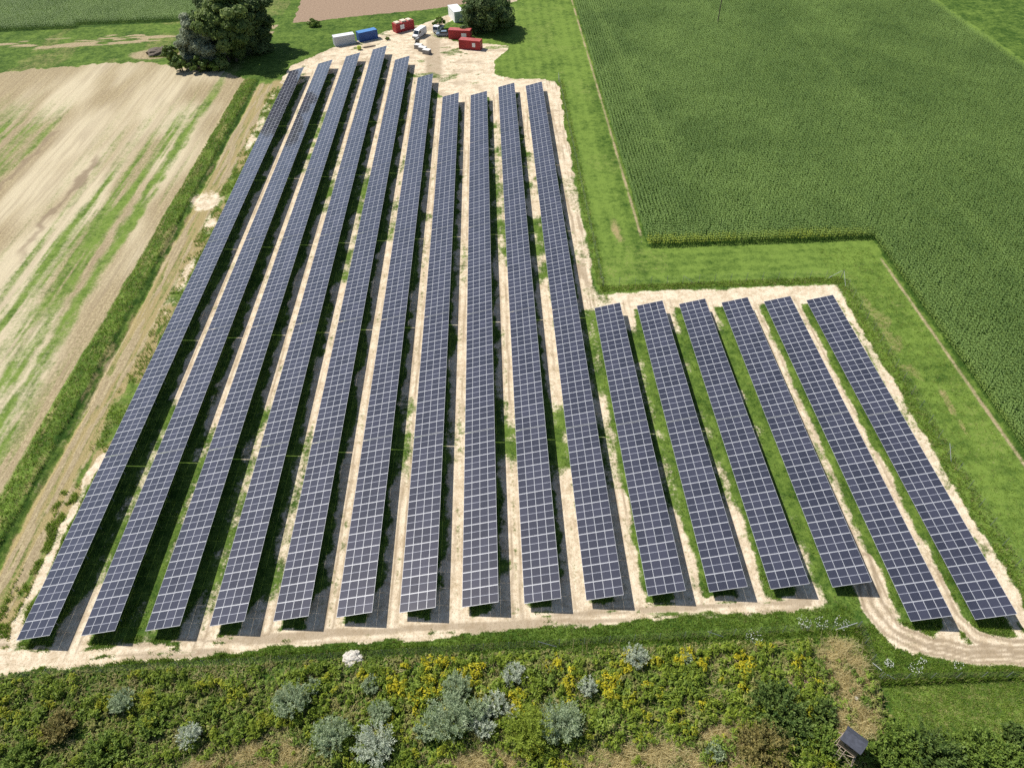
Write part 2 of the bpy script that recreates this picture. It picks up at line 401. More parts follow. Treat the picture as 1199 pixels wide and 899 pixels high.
    ap = inpoly(x, y, APRON).astype(float)
    ap = ap * np.clip(1.15 - 0.9 * ss(fbm(x0, y0, 4.5, 0.6, 91), 0.66, 0.85), 0, 1)
    sand = np.maximum(sand, ap)
    sx = fbm(x0, y0 - 0.0145 * x0, 14.0, 0.75, 93, 2)
    rut = np.maximum(rut, ap * ss(sx, .48, .66) * .8)
    rl = np.zeros_like(x)
    for k, L in enumerate(LOOPS):
        dl = dline(x0 + (n1 - .5) * .3, y0 + (n1 - .5) * .3, L)
        q = 1 - ss(dl, 0.75, 1.15); sand = np.maximum(sand, q)
        if k < 3: rl = np.maximum(rl, band(dl, .38, .82, .12) * (.75 + .4 * n2))
    q = inpoly(x, y, [(42.6, 38.9), (45.6, 39), (46.2, 36), (48, 33.6), (60, 33), (63, 33), (63, 31), (58.2, 30.1), (48.8, 31), (44.4, 32.2), (42.3, 36.5)]).astype(float)
    sand = np.maximum(sand, q * np.clip(1.1 - ss(n1, .45, .8), 0, 1))
    rut = np.maximum(rut * (1 - .6 * q), rl)
    sand = sand * (1 - 0.25 * ss(nfine, .6, .95))
    # left of the first row: fringe, track, ditch bank
    left = band(x, -68.0, -60.4, .4) * band(y, 36, 205, 3)
    tr = band(x, -67.7, -62.9, .8) * band(y, 32, 203, 3)
    lp = 1 - ss(dline(x, y, [(-61.1, 66), (-61.2, 40), (-60.4, 37.2), (-57.5, 35.6)]), .35, 1.0)
    sand = np.maximum(sand, lp * (.45 + .7 * n1))
    dry = np.maximum(dry, tr * (0.6 + 0.5 * ss(fbm(x0, y0, .5, 14, 101), .35, .7)) * (0.75 + .4 * n2))
    stub = np.maximum(stub, tr * ss(fbm(x0, y0, .8, 10, 103), .38, .66) * .95)
    for yc, hw in ((105, 12), (132, 9), (172, 14), (190, 10)):
        sand = np.maximum(sand, band(x, -63.2, -60.6, .9) * band(y, yc - hw, yc + hw, 6) * (0.05 + .75 * n1))
    sand = np.maximum(sand, .8 * (1 - ss(np.hypot((x + 65.4) / 4.0, (y - 139) / 5.0), .55, 1.05)) * (.4 + n1))
    dry = np.maximum(dry, left * band(x, -64.2, -60.4, .6) * (.32 + .6 * ss(fbm(x0, y0, 1.5, 5, 105), .4, .75)))
    hue = np.where(left > .5, .58 + .3 * (n1 - .5), hue)
    bank = band(x, -72.8, -68.0, .4) * band(y, 10, 208, 3)
    dry = np.maximum(dry, bank * (.12 + .38 * ss(fbm(x0, y0, 1.2, 9, 107), .5, .8)))
    hue = np.where(bank > .5, 0.34 + 0.4 * n1 - .45 * band(x, -68.9, -68.0, .3), hue)  # right edge of the bank darkened in colour as its shadow side
    # stubble field
    F = ss(-72.7 - x, -.3, .5) * (y < np.interp(x, [p[0] for p in FIELD_TOP], [p[1] for p in FIELD_TOP]) + (n1 - .5) * 2)
    wob = x + (fbm(x0, y0, 30, 60, 111) - .5) * 1.6
    st = np.ones_like(x)
    for xc, hw, am in ((-79.3, 1.5, 1.0), (-83.6, 1.7, .8), (-87.4, 1.3, .7), (-91.5, 1.6, .6), (-95.5, 1.3, .45), (-101, 2.0, .35), (-121, 4.5, .75), (-134, 7, .9), (-150, 6, .8)):
        am = am * (1.0 if xc > -85 else 1) * np.clip(1.25 - ss(y, 165, 215) * (.5 if xc > -81 else 1.1) + ss(-y, -110, -60) * .3, 0, 1.2)
        st = st - am * band(wob, xc - hw, xc + hw, 1.0) * (0.30 + 0.6 * fbm(x0, y0, .8, 12, 113))
    st = st - 0.45 * ss(fbm(x0, y0, 1.6, 60, 118), .55, .8) * ss(-x, 118, 84) * ss(-y, -205, -140)
    st = st - 0.55 * ss(-x, 96, 74) * ss(-y, -120, -60) * ss(fbm(x0, y0, 1.2, 25, 117), .45, .7)
    st = np.clip(st, 0.16, 1)
    stub = np.maximum(stub * (x > -72), F * st); hue = np.where(F > .5, .80 + .3 * (n1 - .5), hue)
    fs = fbm(x0, y0, .55, 22, 121)
    rut = np.where(F > .5, .32 * ss(fs, .5, .8) * (.4 + n2), rut)
    dk = 1 - ss(dline(x + (n1 - .5) * 2, y, [(-97.1, 184), (-97.6, 165), (-98.2, 140), (-98.8, 112)]), .5, 1.3)
    rut = np.maximum(rut, F * dk * ss(n2, .35, .6)); rut = np.maximum(rut, F * (1 - ss(dline(x + (n1 - .5) * 2, y, [(-114.6, 176), (-116, 146)]), .4, 1.2)) * .8)
    lite = F * ss(fbm(x0, y0, 12, 40, 131) - .28 * np.abs((x + 98) / 28) + .12 * fbm(x0, y0, 1.0, 30, 133), .25, .80)
    # verges north of the field
    top = (x < -72) & (F < .5) & (y > 150)
    yy = y - 0.08 * (x + 150)
    vb = band(yy, 236.5, 245.5, 1.0) * ss(fbm(x0, y0, 9, 2.2, 141), .42, .6) * top
    stub = np.maximum(stub, vb * .95)
    stub = np.maximum(stub, top * (1 - ss(np.hypot((x + 106) / 9, (y - 229) / 5), .7, 1.1)) * .8)
    dry = np.maximum(dry, top * ss(n2, .45, .8) * .4)
    # ploughed land behind the yard
    b_ = inpoly(x0 + (n1 - .5), y0 + (n1 - .5), BARE).astype(float)
    bare = np.maximum(bare, b_); sand, stub = sand * (1 - b_), stub * (1 - b_)
    # meadows
    mr = (band(x, 18.5, 28.5, .4) * band(y, 99, 270, 2) + band(x, 62.5, 73.4, .4) * band(y, 25, 112, 1) + band(x, 18, 75, .4) * band(y, 101.5, 114, .6))
    mr = np.maximum(mr, band(x, -4, 29, .5) * band(y, 199, 272, 2)); mr = np.clip(mr, 0, 1)
    hue = np.where(mr > .5, .74 + .25 * (n2 - .5), hue)
    hue = hue - .25 * mr * (band(x, 26, 28.4, .3) + band(x, 18.4, 19.6, .3)) * band(y, 100, 195, 3)
    hue = hue + .14 * mr * band(x, 22, 24.5, .5) * ss(y, 125, 150)
    hue = hue + mr * .10 * np.where(y0 < 113, np.sin(y0 * 2.4 + n2 * 2), np.sin(x0 * 2.4 + n2 * 2))
    dry = np.maximum(dry, mr * ss(n2, .55, .8) * .7 * (1 - ss(np.hypot((x - 22) / 4, (y - 118) / 11), .6, 1.1)))
    dry = np.maximum(dry, mr * .45 * (1 - ss(np.hypot((x - 66.2) / 2.6, (y - 86) / 16), .5, 1.15)) * ss(n1, .35, .65))
    dry = np.maximum(dry, mr * .55 * (1 - ss(np.hypot((x - 68.6) / .8, (y - 70) / 9), .5, 1.1)) * ss(n1, .3, .6))
    dry = np.maximum(dry, mr * .28 * ss(fbm(x0, y0, 6, 6, 151), .5, .8))
    ce = band(x0, 73.4, 74.0, .3) * band(y, 20, 108, 1.0); stub = np.maximum(stub, ce * (.5 + .6 * n1))
    ce = band(x0, 28.5, 29.1, .3) * band(y, 118, 268, 2); stub = np.maximum(stub, ce * (.35 + .6 * n1))
    # under the corn
    cz = ((x > 29.6) & (x < 149.6) & (y > 114.8)) | ((x > 74.6) & (x < 149.6) & (y > 20)) | ((x < -105) & (y - .08 * (x + 150) > 255))
    stub = np.where(cz, .0, stub); bare = np.where(cz, 0, bare); dry = np.where(cz, 0, dry); hue = np.where(cz, .05, hue)
    far = x > 149.6
    hue = np.where(far, np.where(x < 153, .95, .34), hue)
    # inside the fence in front, the meadow corner and the weedy belt
    hue = np.where((y < 36.6) & (y > 33.6) & (x < 41), .40 + .3 * (n1 - .5), hue)
    fr = (y < 34.2) & (x < 41)
    dry = np.where(fr, np.maximum(dry, .05 + .35 * ss(n2, .55, .8)), dry); hue = np.where(fr, .25 + .25 * (n1 - .5), hue)
    dry = np.where(fr, np.maximum(dry, dryness(x0, y0)), dry)
    c2 = 1 - ss(np.hypot((x - 37.8) / 3.4, (y - 29.0) / 6.0), .55, 1.05)
    dry = np.maximum(dry, c2 * (.5 + .5 * n1)); bare = np.maximum(bare, (1 - ss(np.hypot((x - 32.4) / 2.0, (y - 29.3) / 1.7), .6, 1.1)))
    rm = (x > 41) & (y < 28.5)
    hue = np.where(rm, .60 + .3 * (n1 - .5), hue); dry = np.where(rm, .35 * ss(n2, .45, .8), dry)
    return sand, stub, bare, np.clip(hue, 0, 1), np.clip(dry, 0, 1), np.clip(rut, 0, 1), np.clip(lite, 0, 1)

def height(x, y):
    n = fbm(x, y, 2.5, 6, 161); m_ = fbm(x, y, 1.2, 1.2, 171)
    xb = x + (fbm(x, y, 6, 12, 163) - .5) * 0.8
    z = (ss(xb, -73.2, -71.6) * (1 - ss(xb, -69.2, -68.5))) * (0.22 + 0.30 * n) * band(y, 8, 206, 3)
    z = z - 0.35 * band(xb, -68.1, -67.4, .25) * band(y, 8, 206, 3)
    z = z + 0.5 * band(xb, -67.0, -60.6, .8) * 0.0
    z = z + 0.22 * m_ * ss(-y, -33.6, -32.6) * (x < 40)
    return z

def axis(parts):
    a = [np.arange(p, q, s) for p, q, s in parts]; return np.unique(np.round(np.concatenate(a + [[parts[-1][1]]]), 4))
gx = axis([(-260, -150, 1.5), (-150, -76, .5), (-76, 76, .26), (76, 160, .8), (160, 260, 2.0)])
gy = axis([(4, 15, .5), (15, 110, .26), (110, 190, .4), (190, 275, .5), (275, 340, 1.5)])
GX, GY = np.meshgrid(gx, gy)
px, py = GX.ravel(), GY.ravel()
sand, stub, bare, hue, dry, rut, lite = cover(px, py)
pz = height(px, py)
nx, ny = len(gx), len(gy)
idx = np.arange(nx * ny).reshape(ny, nx)
F = np.stack([idx[:-1, :-1], idx[:-1, 1:], idx[1:, 1:], idx[1:, :-1]], -1).reshape(-1, 4)
cls = np.zeros(len(F), int)
def fm(a): return a[F].mean(1)
fx, fy = fm(px), fm(py)
cls[fm(stub) > .5] = 2
cls[(fx < -72.6) & (fy < np.interp(fx, [p[0] for p in FIELD_TOP], [p[1] for p in FIELD_TOP]))] = 2
cls[(fm(sand) > .5) & (cls != 2)] = 1
cls[(fm(bare) > .5) & (fx < 20) & (fy > 200)] = 3
cls[(fx > 29.3) & (fx < 149.7) & ((fy > 114.6) | ((fx > 74.4)))] = 4
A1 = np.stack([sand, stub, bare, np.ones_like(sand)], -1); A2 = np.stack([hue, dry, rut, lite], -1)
P3 = np.stack([px, py, pz], -1)
for k, (nm, lb) in enumerate((('grass_ground', 'green meadow and verge grass round the solar rows'), ('sandy_path', 'pale sandy tracks between and round the solar rows'),
                              ('stubble_field', 'beige stubble field with green stripes beside the ditch'), ('ploughed_field', 'brown ploughed field behind the yard'),
                              ('corn_soil', 'soil under the corn'))):
    sel = F[cls == k]
    u, inv = np.unique(sel, return_inverse=True)
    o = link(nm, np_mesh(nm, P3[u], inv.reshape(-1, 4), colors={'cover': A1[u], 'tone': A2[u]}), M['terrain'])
    tag(o, kind='structure')
MB().box(-4000, 4000, -3000, 5000, -1.4, -0.6).build('ground', plain('far_grassland', (0.07, 0.12, 0.03), 0.95, 0, .4, .02))
tag(bpy.data.objects['ground'], kind='structure')

# ------------------------------------------------------------------ solar tables
def module_mesh():
    w, l, t = 1.134, 2.278, 0.035
    fl, fe = 0.024, 0.046                      # light margins on the long and short sides
    mid = 0.022
    xs = [0, fl, w - fl, w]; ys = [0, fe, l / 2 - mid, l / 2 + mid, l - fe, l]
    V, Fq, mi = [], [], []
    def quad(a, b, c, e, k):
        n = len(V); V.extend([a, b, c, e]); Fq.append((n, n + 1, n + 2, n + 3)); mi.append(k)
    for j in range(5):
        for i in range(3):
            k = 0 if i == 1 and j in (1, 3) else (2 if (i == 1 and j == 2) else 1)
            z = t - (0.004 if k != 1 else 0)
            quad((xs[i], ys[j], z), (xs[i + 1], ys[j], z), (xs[i + 1], ys[j + 1], z), (xs[i], ys[j + 1], z), k)
    quad((0, 0, 0), (0, l, 0), (w, l, 0), (w, 0, 0), 2)
    quad((0, 0, 0), (w, 0, 0), (w, 0, t), (0, 0, t), 1); quad((w, 0, 0), (w, l, 0), (w, l, t), (w, 0, t), 1)
    quad((w, l, 0), (0, l, 0), (0, l, t), (w, l, t), 1); quad((0, l, 0), (0, 0, 0), (0, 0, t), (0, l, t), 1)
    me = np_mesh('solar_module', V, Fq, matidx=mi)
    for k in ('cells', 'alu', 'backsheet'): me.materials.append(M[k])
    return me
MOD = module_mesh()
ct, st_ = math.cos(TILT), math.sin(TILT)
def frame_mesh(n):
    b = MB(); L = n * ML - .02
    for s in (.35, 1.55, 2.95, 4.2):           # purlins along the table
        x, z = s * ct + .1 * st_, ZL + s * st_ - .10 * ct
        b.box(x - .04, x + .04, .02, L - .02, z - .06, z + .05)
    k = max(2, round(L / 4.6)); ys = [L * (i + .5) / k for i in range(k)]
    for y in ys:
        a, c = (.25 * ct + .2 * st_, ZL + .25 * st_ - .22), (4.35 * ct + .2 * st_, ZL + 4.35 * st_ - .22)
        b.add([(a[0], y - .04, a[1] - .06), (c[0], y - .04, c[1] - .06), (c[0], y + .04, c[1] - .06), (a[0], y + .04, a[1] - .06),
               (a[0], y - .04, a[1] + .06), (c[0], y - .04, c[1] + .06), (c[0], y + .04, c[1] + .06), (a[0], y + .04, a[1] + .06)],
              [(0, 3, 2, 1), (4, 5, 6, 7), (0, 1, 5, 4), (1, 2, 6, 5), (2, 3, 7, 6), (3, 0, 4, 7)])
    o = b.build('support_frame', M['steel']); me = o.data; bpy.data.objects.remove(o)
    return me, ys
FR = {n: frame_mesh(n) for n in (4, 6, 8, 10, 12, 14)}
def post_mesh(s):
    z = ZL + s * st_ - .29
    o = MB().box(-.05, .05, -.035, .035, -.3, z).build('post', M['steel']); me = o.data; bpy.data.objects.remove(o); return me
POSTS = [(s, post_mesh(s)) for s in (1.1, 3.5)]
ORD = ['first', 'second', 'third', 'fourth', 'fifth', 'sixth', 'seventh', 'eighth', 'ninth', 'tenth']
for i in range(16):
    y = YN[i]; T = TABLES[i]
    rowname = f'{ORD[i]} long row' if i < 10 else f'{ORD[i - 10]} short row'
    for k, n in enumerate(T):
        if k == 0: which = f'near-end solar table, {n} modules long'
        elif k == len(T) - 1: which = f'far-end solar table, {n} modules long'
        else: which = f'{ORD[k]} solar table from the near end'
        t = thing('solar_table', (XL[i], y, 0), f'{which}, in the {rowname} from the left', 'solar table', f'tilted solar tables of the {rowname} from the left')
        jr = random.uniform(-.0012, .0012); me, ys = FR[n]
        for c in range(n):
            for q in range(4):
                s = q * 1.154
                link('solar_module', MOD, None, t, (s * ct, c * ML, ZL + s * st_ + .002), (random.uniform(-.0008, .0008), -TILT + jr, 0))
        link('support_frame', me, None, t)
        for yy in ys:
            for s, pm in POSTS: link('post', pm, None, t, (s * ct + .2 * st_, yy, 0))
        y += n * ML + TGAP

# ------------------------------------------------------------------ foliage builders
def quads(C, U, Wv, tint, yel=None):
    """leaf quads from centres, half-length and half-width vectors"""
    n = len(C)
    V = np.stack([C - U - Wv * .55, C - U + Wv * .55, C + U * .2 + Wv, C + U + Wv * .15, C + U - Wv * .15, C + U * .2 - Wv], 1)
    b = np.arange(n)[:, None] * 6
    Fq = np.concatenate([b + np.array([[0, 1, 2, 5]]), b + np.array([[5, 2, 3, 4]])], 0)
    a = {'tint': np.repeat(tint, 6)}
    if yel is not None: a['yel'] = np.repeat(yel, 6)
    return V.reshape(-1, 3), Fq, a
def unit(v): return v / np.maximum(np.linalg.norm(v, axis=-1, keepdims=True), 1e-6)
def rand_dir(n): return unit(rng.normal(size=(n, 3)))
def leaf_quads(C, nrm, size, aspect, tint, yel=None):
    t = unit(np.cross(nrm, rand_dir(len(C)))); w = np.cross(nrm, t)
    return quads(C, t * size[:, None], w * (size * aspect)[:, None], tint, yel)

def crown_mesh(name, R, H, zc, nclump, nleaf, leaf, lean=(0, 0)):
    """crown of leaf clumps spread through an uneven ellipsoid (radius R, height H, centre height zc)"""
    d = rand_dir(nclump); rad = rng.uniform(.35, 1.0, nclump) ** .55
    lob = 1 + .22 * np.sin(d[:, 0] * 4 + d[:, 2] * 3 + rng.uniform(0, 6)) + rng.normal(0, .10, nclump)
    c = d * (rad * lob)[:, None] * np.array([R, R, H / 2]) * .82
    c[:, 2] += zc
    c[:, 0] += lean[0] * (c[:, 2] / zc - .5); c[:, 1] += lean[1] * (c[:, 2] / zc - .5)
    cr = rng.uniform(.15, .27, nclump) * R
    k = rng.integers(0, nclump, nleaf)
    ld = rand_dir(nleaf); ld[:, 2] = np.abs(ld[:, 2]) * rng.choice([1, 1, 1, -1], nleaf)
    lr = rng.uniform(.25, 1.0, nleaf) ** .5
    C = c[k] + ld * (lr * cr[k])[:, None] * np.array([1.15, 1.15, .85])
    nrm = unit(ld + .35 * d[k] + rng.normal(0, .5, (nleaf, 3)))
    ctint = rng.uniform(.1, .9, nclump)
    tint = np.clip(ctint[k] * .6 + rng.uniform(0, .5, nleaf), 0, 1)
    V, Fq, a = leaf_quads(C, nrm, rng.uniform(.7, 1.3, nleaf) * leaf, .6, tint)
    return np_mesh(name, V, Fq, a), c

def tree(name, x, y, R, H, base, leafm, nclump, nleaf, leaf, label, group=None, stems=1, lean=(0, 0)):
    t = thing(name, (x, y, 0), label, 'tree' if 'tree' in name else 'bush', group)
    me, c = crown_mesh('crown', R, H - base, base + (H - base) / 2, nclump, nleaf, leaf, lean)
    b = MB()
    tr = max(.12, H * .018)
    for s in range(stems):
        a = 2 * PI * s / max(stems, 1); o = (0 if stems == 1 else R * .12)
        p0 = Vector((math.cos(a) * o, math.sin(a) * o, -.1)); p1 = Vector((math.cos(a) * o * 2 + lean[0] * .1, math.sin(a) * o * 2 + lean[1] * .1, max(.3, base + (H - base) * .4)))
        b.bar(p0, p1, tr, 8, tr * .6)
        for k in range(0, len(c), max(1, len(c) // (14 if stems == 1 else 6))):
            b.bar(p0.lerp(p1, random.uniform(.55, 1)), Vector(c[k]), tr * .35, 5, tr * .08)
    b.build('trunk', M['bark'], t)
    link('crown', me, leafm, t)
    return t

def shrub(name, x, y, R, H, leafm, label, group, nshoot, nper, leaf, aspect, spread=.75, droop=.25):
    """many upright shoots fanning from the base, leaves set along them"""
    t = thing(name, (x, y, 0), label, 'shrub', group)
    az = rng.uniform(0, 2 * PI, nshoot); rr = np.sqrt(rng.uniform(0.0, 1, nshoot)) * R * spread
    hh = H * np.clip(1 - .45 * (rr / R) ** 2, .3, 1) * rng.uniform(.6, 1.08, nshoot)
    base = np.stack([np.cos(az) * rr * .35, np.sin(az) * rr * .35, np.zeros(nshoot)], -1)
    tip = np.stack([np.cos(az) * rr * 1.25, np.sin(az) * rr * 1.25, hh], -1) + rng.normal(0, .08 * R, (nshoot, 3))
    b = MB()
    for k in range(0, nshoot, max(1, nshoot // 26)): b.bar(base[k] - np.array([0, 0, .1]), base[k] * .3 + tip[k] * .7, .025, 4, .008)
    b.build('stems', M['bark'], t)
    n = nshoot * nper; k = np.repeat(np.arange(nshoot), nper); s = rng.uniform(.22, 1.0, n) ** .8
    P = base[k] * (1 - s)[:, None] + tip[k] * s[:, None]; P[:, 2] -= droop * hh[k] * s * (1 - s)
    out = unit(np.concatenate([rng.normal(size=(n, 2)), np.zeros((n, 1))], 1))
    ax = unit(tip - base)[k]
    P = P + out * (rng.uniform(.02, .16, n) * (.5 + R * .45))[:, None]
    U = unit(ax * .7 + out * .8 + rng.normal(0, .3, (n, 3)))
    sz = rng.uniform(.7, 1.3, n) * leaf
    nr = unit(np.cross(U, unit(np.array([0, 0, 1.0]) + rng.normal(0, .55, (n, 3)))))
    st = rng.uniform(0, 1, nshoot)
    V, Fq, a = quads(P, U * sz[:, None], nr * (sz * aspect)[:, None], np.clip(st[k] * .55 + rng.uniform(0, .5, n), 0, 1))
    link('foliage', np_mesh('foliage', V, Fq, a), leafm, t)
    return t

# ------------------------------------------------------------------ trees
tree('silver_willow_tree', -87.2, 219.5, 6.6, 14.5, -2.0, M['tree_silver'], 130, 24000, .36, 'grey silver-leaved willow at the left end of the tree clump', stems=3)
tree('broadleaf_tree', -79.6, 220.5, 8.8, 20, -2.5, M['tree_mid'], 120, 26000, .42, 'tall mid-green broadleaf tree in the middle of the left clump', stems=2)
tree('broadleaf_tree', -74.5, 229.5, 8.2, 19, -2.5, M['tree_dark'], 110, 22000, .44, 'dark green tall tree behind the right end of the left clump')
tree('broadleaf_tree', -84.5, 230, 7.5, 19, -2.0, M['tree_dark'], 90, 16000, .44, 'dark tree half hidden behind willow and mid-green tree')
tree('bush', -87.0, 213.2, 3.3, 4.2, .2, M['darkgreen'], 26, 2600, .26, 'low dark bush in front of the tall mid-green tree', stems=4)
tree('bush', -93.5, 214.5, 2.9, 4.4, .2, M['darkgreen'], 24, 2400, .26, 'low dark bush under the silver willow, nearest the field', stems=4)
tree('bush', -98.5, 222.5, 3.0, 5.0, .2, M['darkgreen'], 24, 2400, .26, 'small dark bush at the outer left edge of the tree clump', stems=4)
tree('bush', -82.0, 213.6, 2.6, 3.2, .2, M['green'], 20, 1900, .24, 'low green bush at the foot of the tall tree, beside stubble', stems=4)
tree('broadleaf_tree', -1.0, 240.5, 9.2, 14.0, -2.0, M['tree_dark'], 110, 24000, .36, 'round dark green tree behind the two red containers', stems=3)
tree('bush', -17.3, 242.0, 2.1, 3.6, .1, M['green'], 18, 1700, .24, 'round green bush between the white shed and the parked car', stems=4)
tree('bush', -33.6, 234.2, .9, 1.0, .05, M['green'], 10, 400, .16, 'tiny green bush on sand beside blue container', stems=3)
tree('bush', -60.0, 249.5, 2.6, 1.7, .1, M['green'], 16, 1300, .24, 'low bush in the grass strip below the ploughed field', stems=3)

# ------------------------------------------------------------------ corn
def corn(name, regions, label, step=.36, hgt=2.2, edge_front=None):
    PX, PY = [], []
    for (x0, x1, y0, y1, along) in regions:
        if along == 'y':
            a = np.arange(x0, x1, .75); b = np.arange(y0, y1, step); A, B = np.meshgrid(a, b)
        else:
            b = np.arange(y0, y1, .75); a = np.arange(x0, x1, step); A, B = np.meshgrid(a, b)
        PX.append(A.ravel()); PY.append(B.ravel())
    x = np.concatenate(PX); y = np.concatenate(PY); n = len(x)
    keep = rng.uniform(0, 1, n) > .02
    x, y = x[keep], y[keep]; n = len(x)
    x = x + rng.normal(0, .03, n); y = y + rng.normal(0, .09, n)
    big = fbm(x, y, 18, 22, 203); h = hgt * (.86 + .2 * fbm(x, y, 6, 6, 207)) * rng.uniform(.88, 1.08, n)
    az0 = PI / 2 + rng.normal(0, .42, n)
    Vs, Fs, T, Y = [], [], [], []; off = 0
    NL = 5
    for k in range(NL):
        az = az0 + k * PI + rng.normal(0, .3, n)
        z0 = h * (.30 + .14 * k) ; L = rng.uniform(.34, .56, n) * (1.05 - .05 * k); w = .085
        dx, dy = np.cos(az), np.sin(az); sx, sy = -dy * w, dx * w
        rise = rng.uniform(.18, .42, n) * L
        p0 = np.stack([x, y, z0], -1)
        p1 = np.stack([x + dx * L * .5, y + dy * L * .5, z0 + rise], -1)
        p2 = np.stack([x + dx * L, y + dy * L, z0 + rise * rng.uniform(-.6, .8, n)], -1)
        sv = np.stack([sx, sy, np.zeros(n)], -1)
        V = np.stack([p0 - sv * .6, p0 + sv * .6, p1 - sv, p1 + sv, p2 - sv * .3, p2 + sv * .3], 1)
        b = off + np.arange(n)[:, None] * 6
        Fs += [b + np.array([[0, 1, 3, 2]]), b + np.array([[2, 3, 5, 4]])]
        Vs.append(V.reshape(-1, 3)); off += n * 6
        tram = .28 * band(x - 36.5 - (235 - y) * .05, -1.3, 1.3, .5) * (y > 150) + .22 * band(y, 252.5, 254.5, .5) + .18 * band(x - 96, -1, 1, .5) * (y > 60)
        T.append(np.repeat(np.clip(.22 + tram + .45 * (big - .5) + .28 * (fbm(x, y, 4, 9, 211) - .5) + .10 * k + rng.uniform(-.06, .22, n), 0, 1), 6))
        yy = np.zeros(n)
        if edge_front is not None:
            fx, fy = edge_front
            e = (y < fy + 1.6) & (x < fx)
            am = np.interp(x, [29, 34, 46, 50, 62, 72, 76], [1, .9, .8, .45, .8, .45, .1])
            yy = np.where(e, np.clip(am * (1.25 - .16 * k) * rng.uniform(.3, 1.2, n), 0, .9), 0)
        yy = np.maximum(yy, .12 * (k == 4) * (rng.uniform(0, 1, n) < .2))
        Y.append(np.repeat(yy, 6))
    # stalk with tassel
    p0 = np.stack([x, y, np.zeros(n)], -1); p1 = np.stack([x + rng.normal(0, .05, n), y + rng.normal(0, .05, n), h * 1.02], -1)
    q = np.stack([np.cos(az0), np.sin(az0), np.zeros(n)], -1) * .03
    V = np.stack([p0 - q, p0 + q, p1 + q * .8, p1 - q * .8], 1); b = off + np.arange(n)[:, None] * 4
    Fs.append(b + np.array([[0, 1, 2, 3]])); Vs.append(V.reshape(-1, 3)); T.append(np.full(n * 4, .8)); Y.append(np.full(n * 4, .15))
    o = link(name, np_mesh(name, np.concatenate(Vs), np.concatenate(Fs), {'tint': np.concatenate(T), 'yel': np.concatenate(Y)}), M['corn'])
    return tag(o, label, 'corn field', kind='stuff')
corn('corn', [(29.6, 149, 121.5, 282, 'y'), (29.6, 149, 114.9, 121.4, 'x'), (74.9, 149, 36, 114.6, 'y')], 'large dark green corn field wrapping round the grass corner', edge_front=(75.5, 114.9))
corn('corn', [(-215, -142, 255.5, 300, 'x'), (-142, -98, 259.0, 300, 'x')], 'green corn strip behind the grassy verge and the tree clump', step=.6, hgt=2.4)
corn('corn', [(7.5, 27.0, 269.8, 290, 'x')], 'narrow end of a corn crop beyond the bright meadow', step=.6)

# ------------------------------------------------------------------ grasses and weeds
def blades(name, x, y, hgt, tint, yel, m, label, nb=4, wid=.035, spread=.12, lean=.45):
    n = len(x); X = np.repeat(x, nb); Yv = np.repeat(y, nb); N_ = n * nb
    X = X + rng.normal(0, spread, N_); Yv = Yv + rng.normal(0, spread, N_)
    z = height(X, Yv) - .02
    h = np.repeat(hgt, nb) * rng.uniform(.6, 1.2, N_); a = rng.uniform(0, 2 * PI, N_); l = rng.uniform(.1, lean, N_) * h
    w = wid * rng.uniform(.7, 1.4, N_)
    p = np.stack([X, Yv, z], -1); q = np.stack([np.sin(a) * w, -np.cos(a) * w, np.zeros(N_)], -1)
    tip = p + np.stack([np.cos(a) * l, np.sin(a) * l, h], -1); mid = p + np.stack([np.cos(a) * l * .35, np.sin(a) * l * .35, h * .6], -1)
    V = np.stack([p - q, p + q, mid + q * .8, mid - q * .8, tip], 1).reshape(-1, 3)
    b = np.arange(N_)[:, None] * 5
    Fq = np.concatenate([b + np.array([[0, 1, 2, 3]]), b + np.array([[3, 2, 4, 4]])], 0)
    Fq = np.concatenate([b + np.array([[0, 1, 2, 3]])], 0); Ft = b + np.array([[3, 2, 4]])
    # two meshes would split the stuff: write the tip as a very thin quad instead
    V = np.stack([p - q, p + q, mid + q * .8, mid - q * .8, tip + q * .12, tip - q * .12], 1).reshape(-1, 3)
    b = np.arange(N_)[:, None] * 6
    Fq = np.concatenate([b + np.array([[0, 1, 2, 3]]), b + np.array([[3, 2, 4, 5]])], 0)
    me = np_mesh(name, V, Fq, {'tint': np.repeat(np.clip(np.repeat(tint, nb) + rng.uniform(-.15, .15, N_), 0, 1), 6), 'yel': np.repeat(np.repeat(yel, nb), 6)})
    return tag(link(name, me, m), label, 'grass', kind='stuff')

gxl, gyl, ghl, gtl, gyel = [], [], [], [], []
def scatter(n, x0, x1, y0, y1, h0, h1, tint, dryp=.1, test=True, keepf=None):
    x = rng.uniform(x0, x1, n); y = rng.uniform(y0, y1, n)
    k = np.ones(n, bool)
    if test:
        s, st, ba, hu, dr, ru, li = cover(x, y); k = (s < .42) & (st < .45) & (ba < .5)
    if keepf is not None: k &= keepf(x, y)
    x, y = x[k], y[k]; n = len(x)
    gxl.append(x); gyl.append(y); ghl.append(rng.uniform(h0, h1, n)); gtl.append(np.clip(tint + .5 * (fbm(x, y, 1.6, 1.6, 301) - .5), 0, 1))
    gyel.append((rng.uniform(0, 1, n) < dryp) * rng.uniform(.3, .9, n))
clump = lambda s, lo: (lambda x, y: fbm(x, y, s, s, 311) > lo)
scatter(16000, -62, 41, 33.4, 37.6, .10, .28, .45, .08)
scatter(9000, -62, 63, 37.0, 42.5, .10, .30, .45, .12, keepf=clump(1.2, .35))
scatter(2200, -62, 40.5, 34.3, 35.1, .25, .55, .30, .15)
scatter(2600, 40.4, 66, 28.3, 29.3, .35, .75, .25, .15)
scatter(900, 40.2, 41.2, 28.5, 35.2, .35, .7, .35, .2)
scatter(9000, 40, 66, 28.8, 35.5, .10, .28, .45, .1)
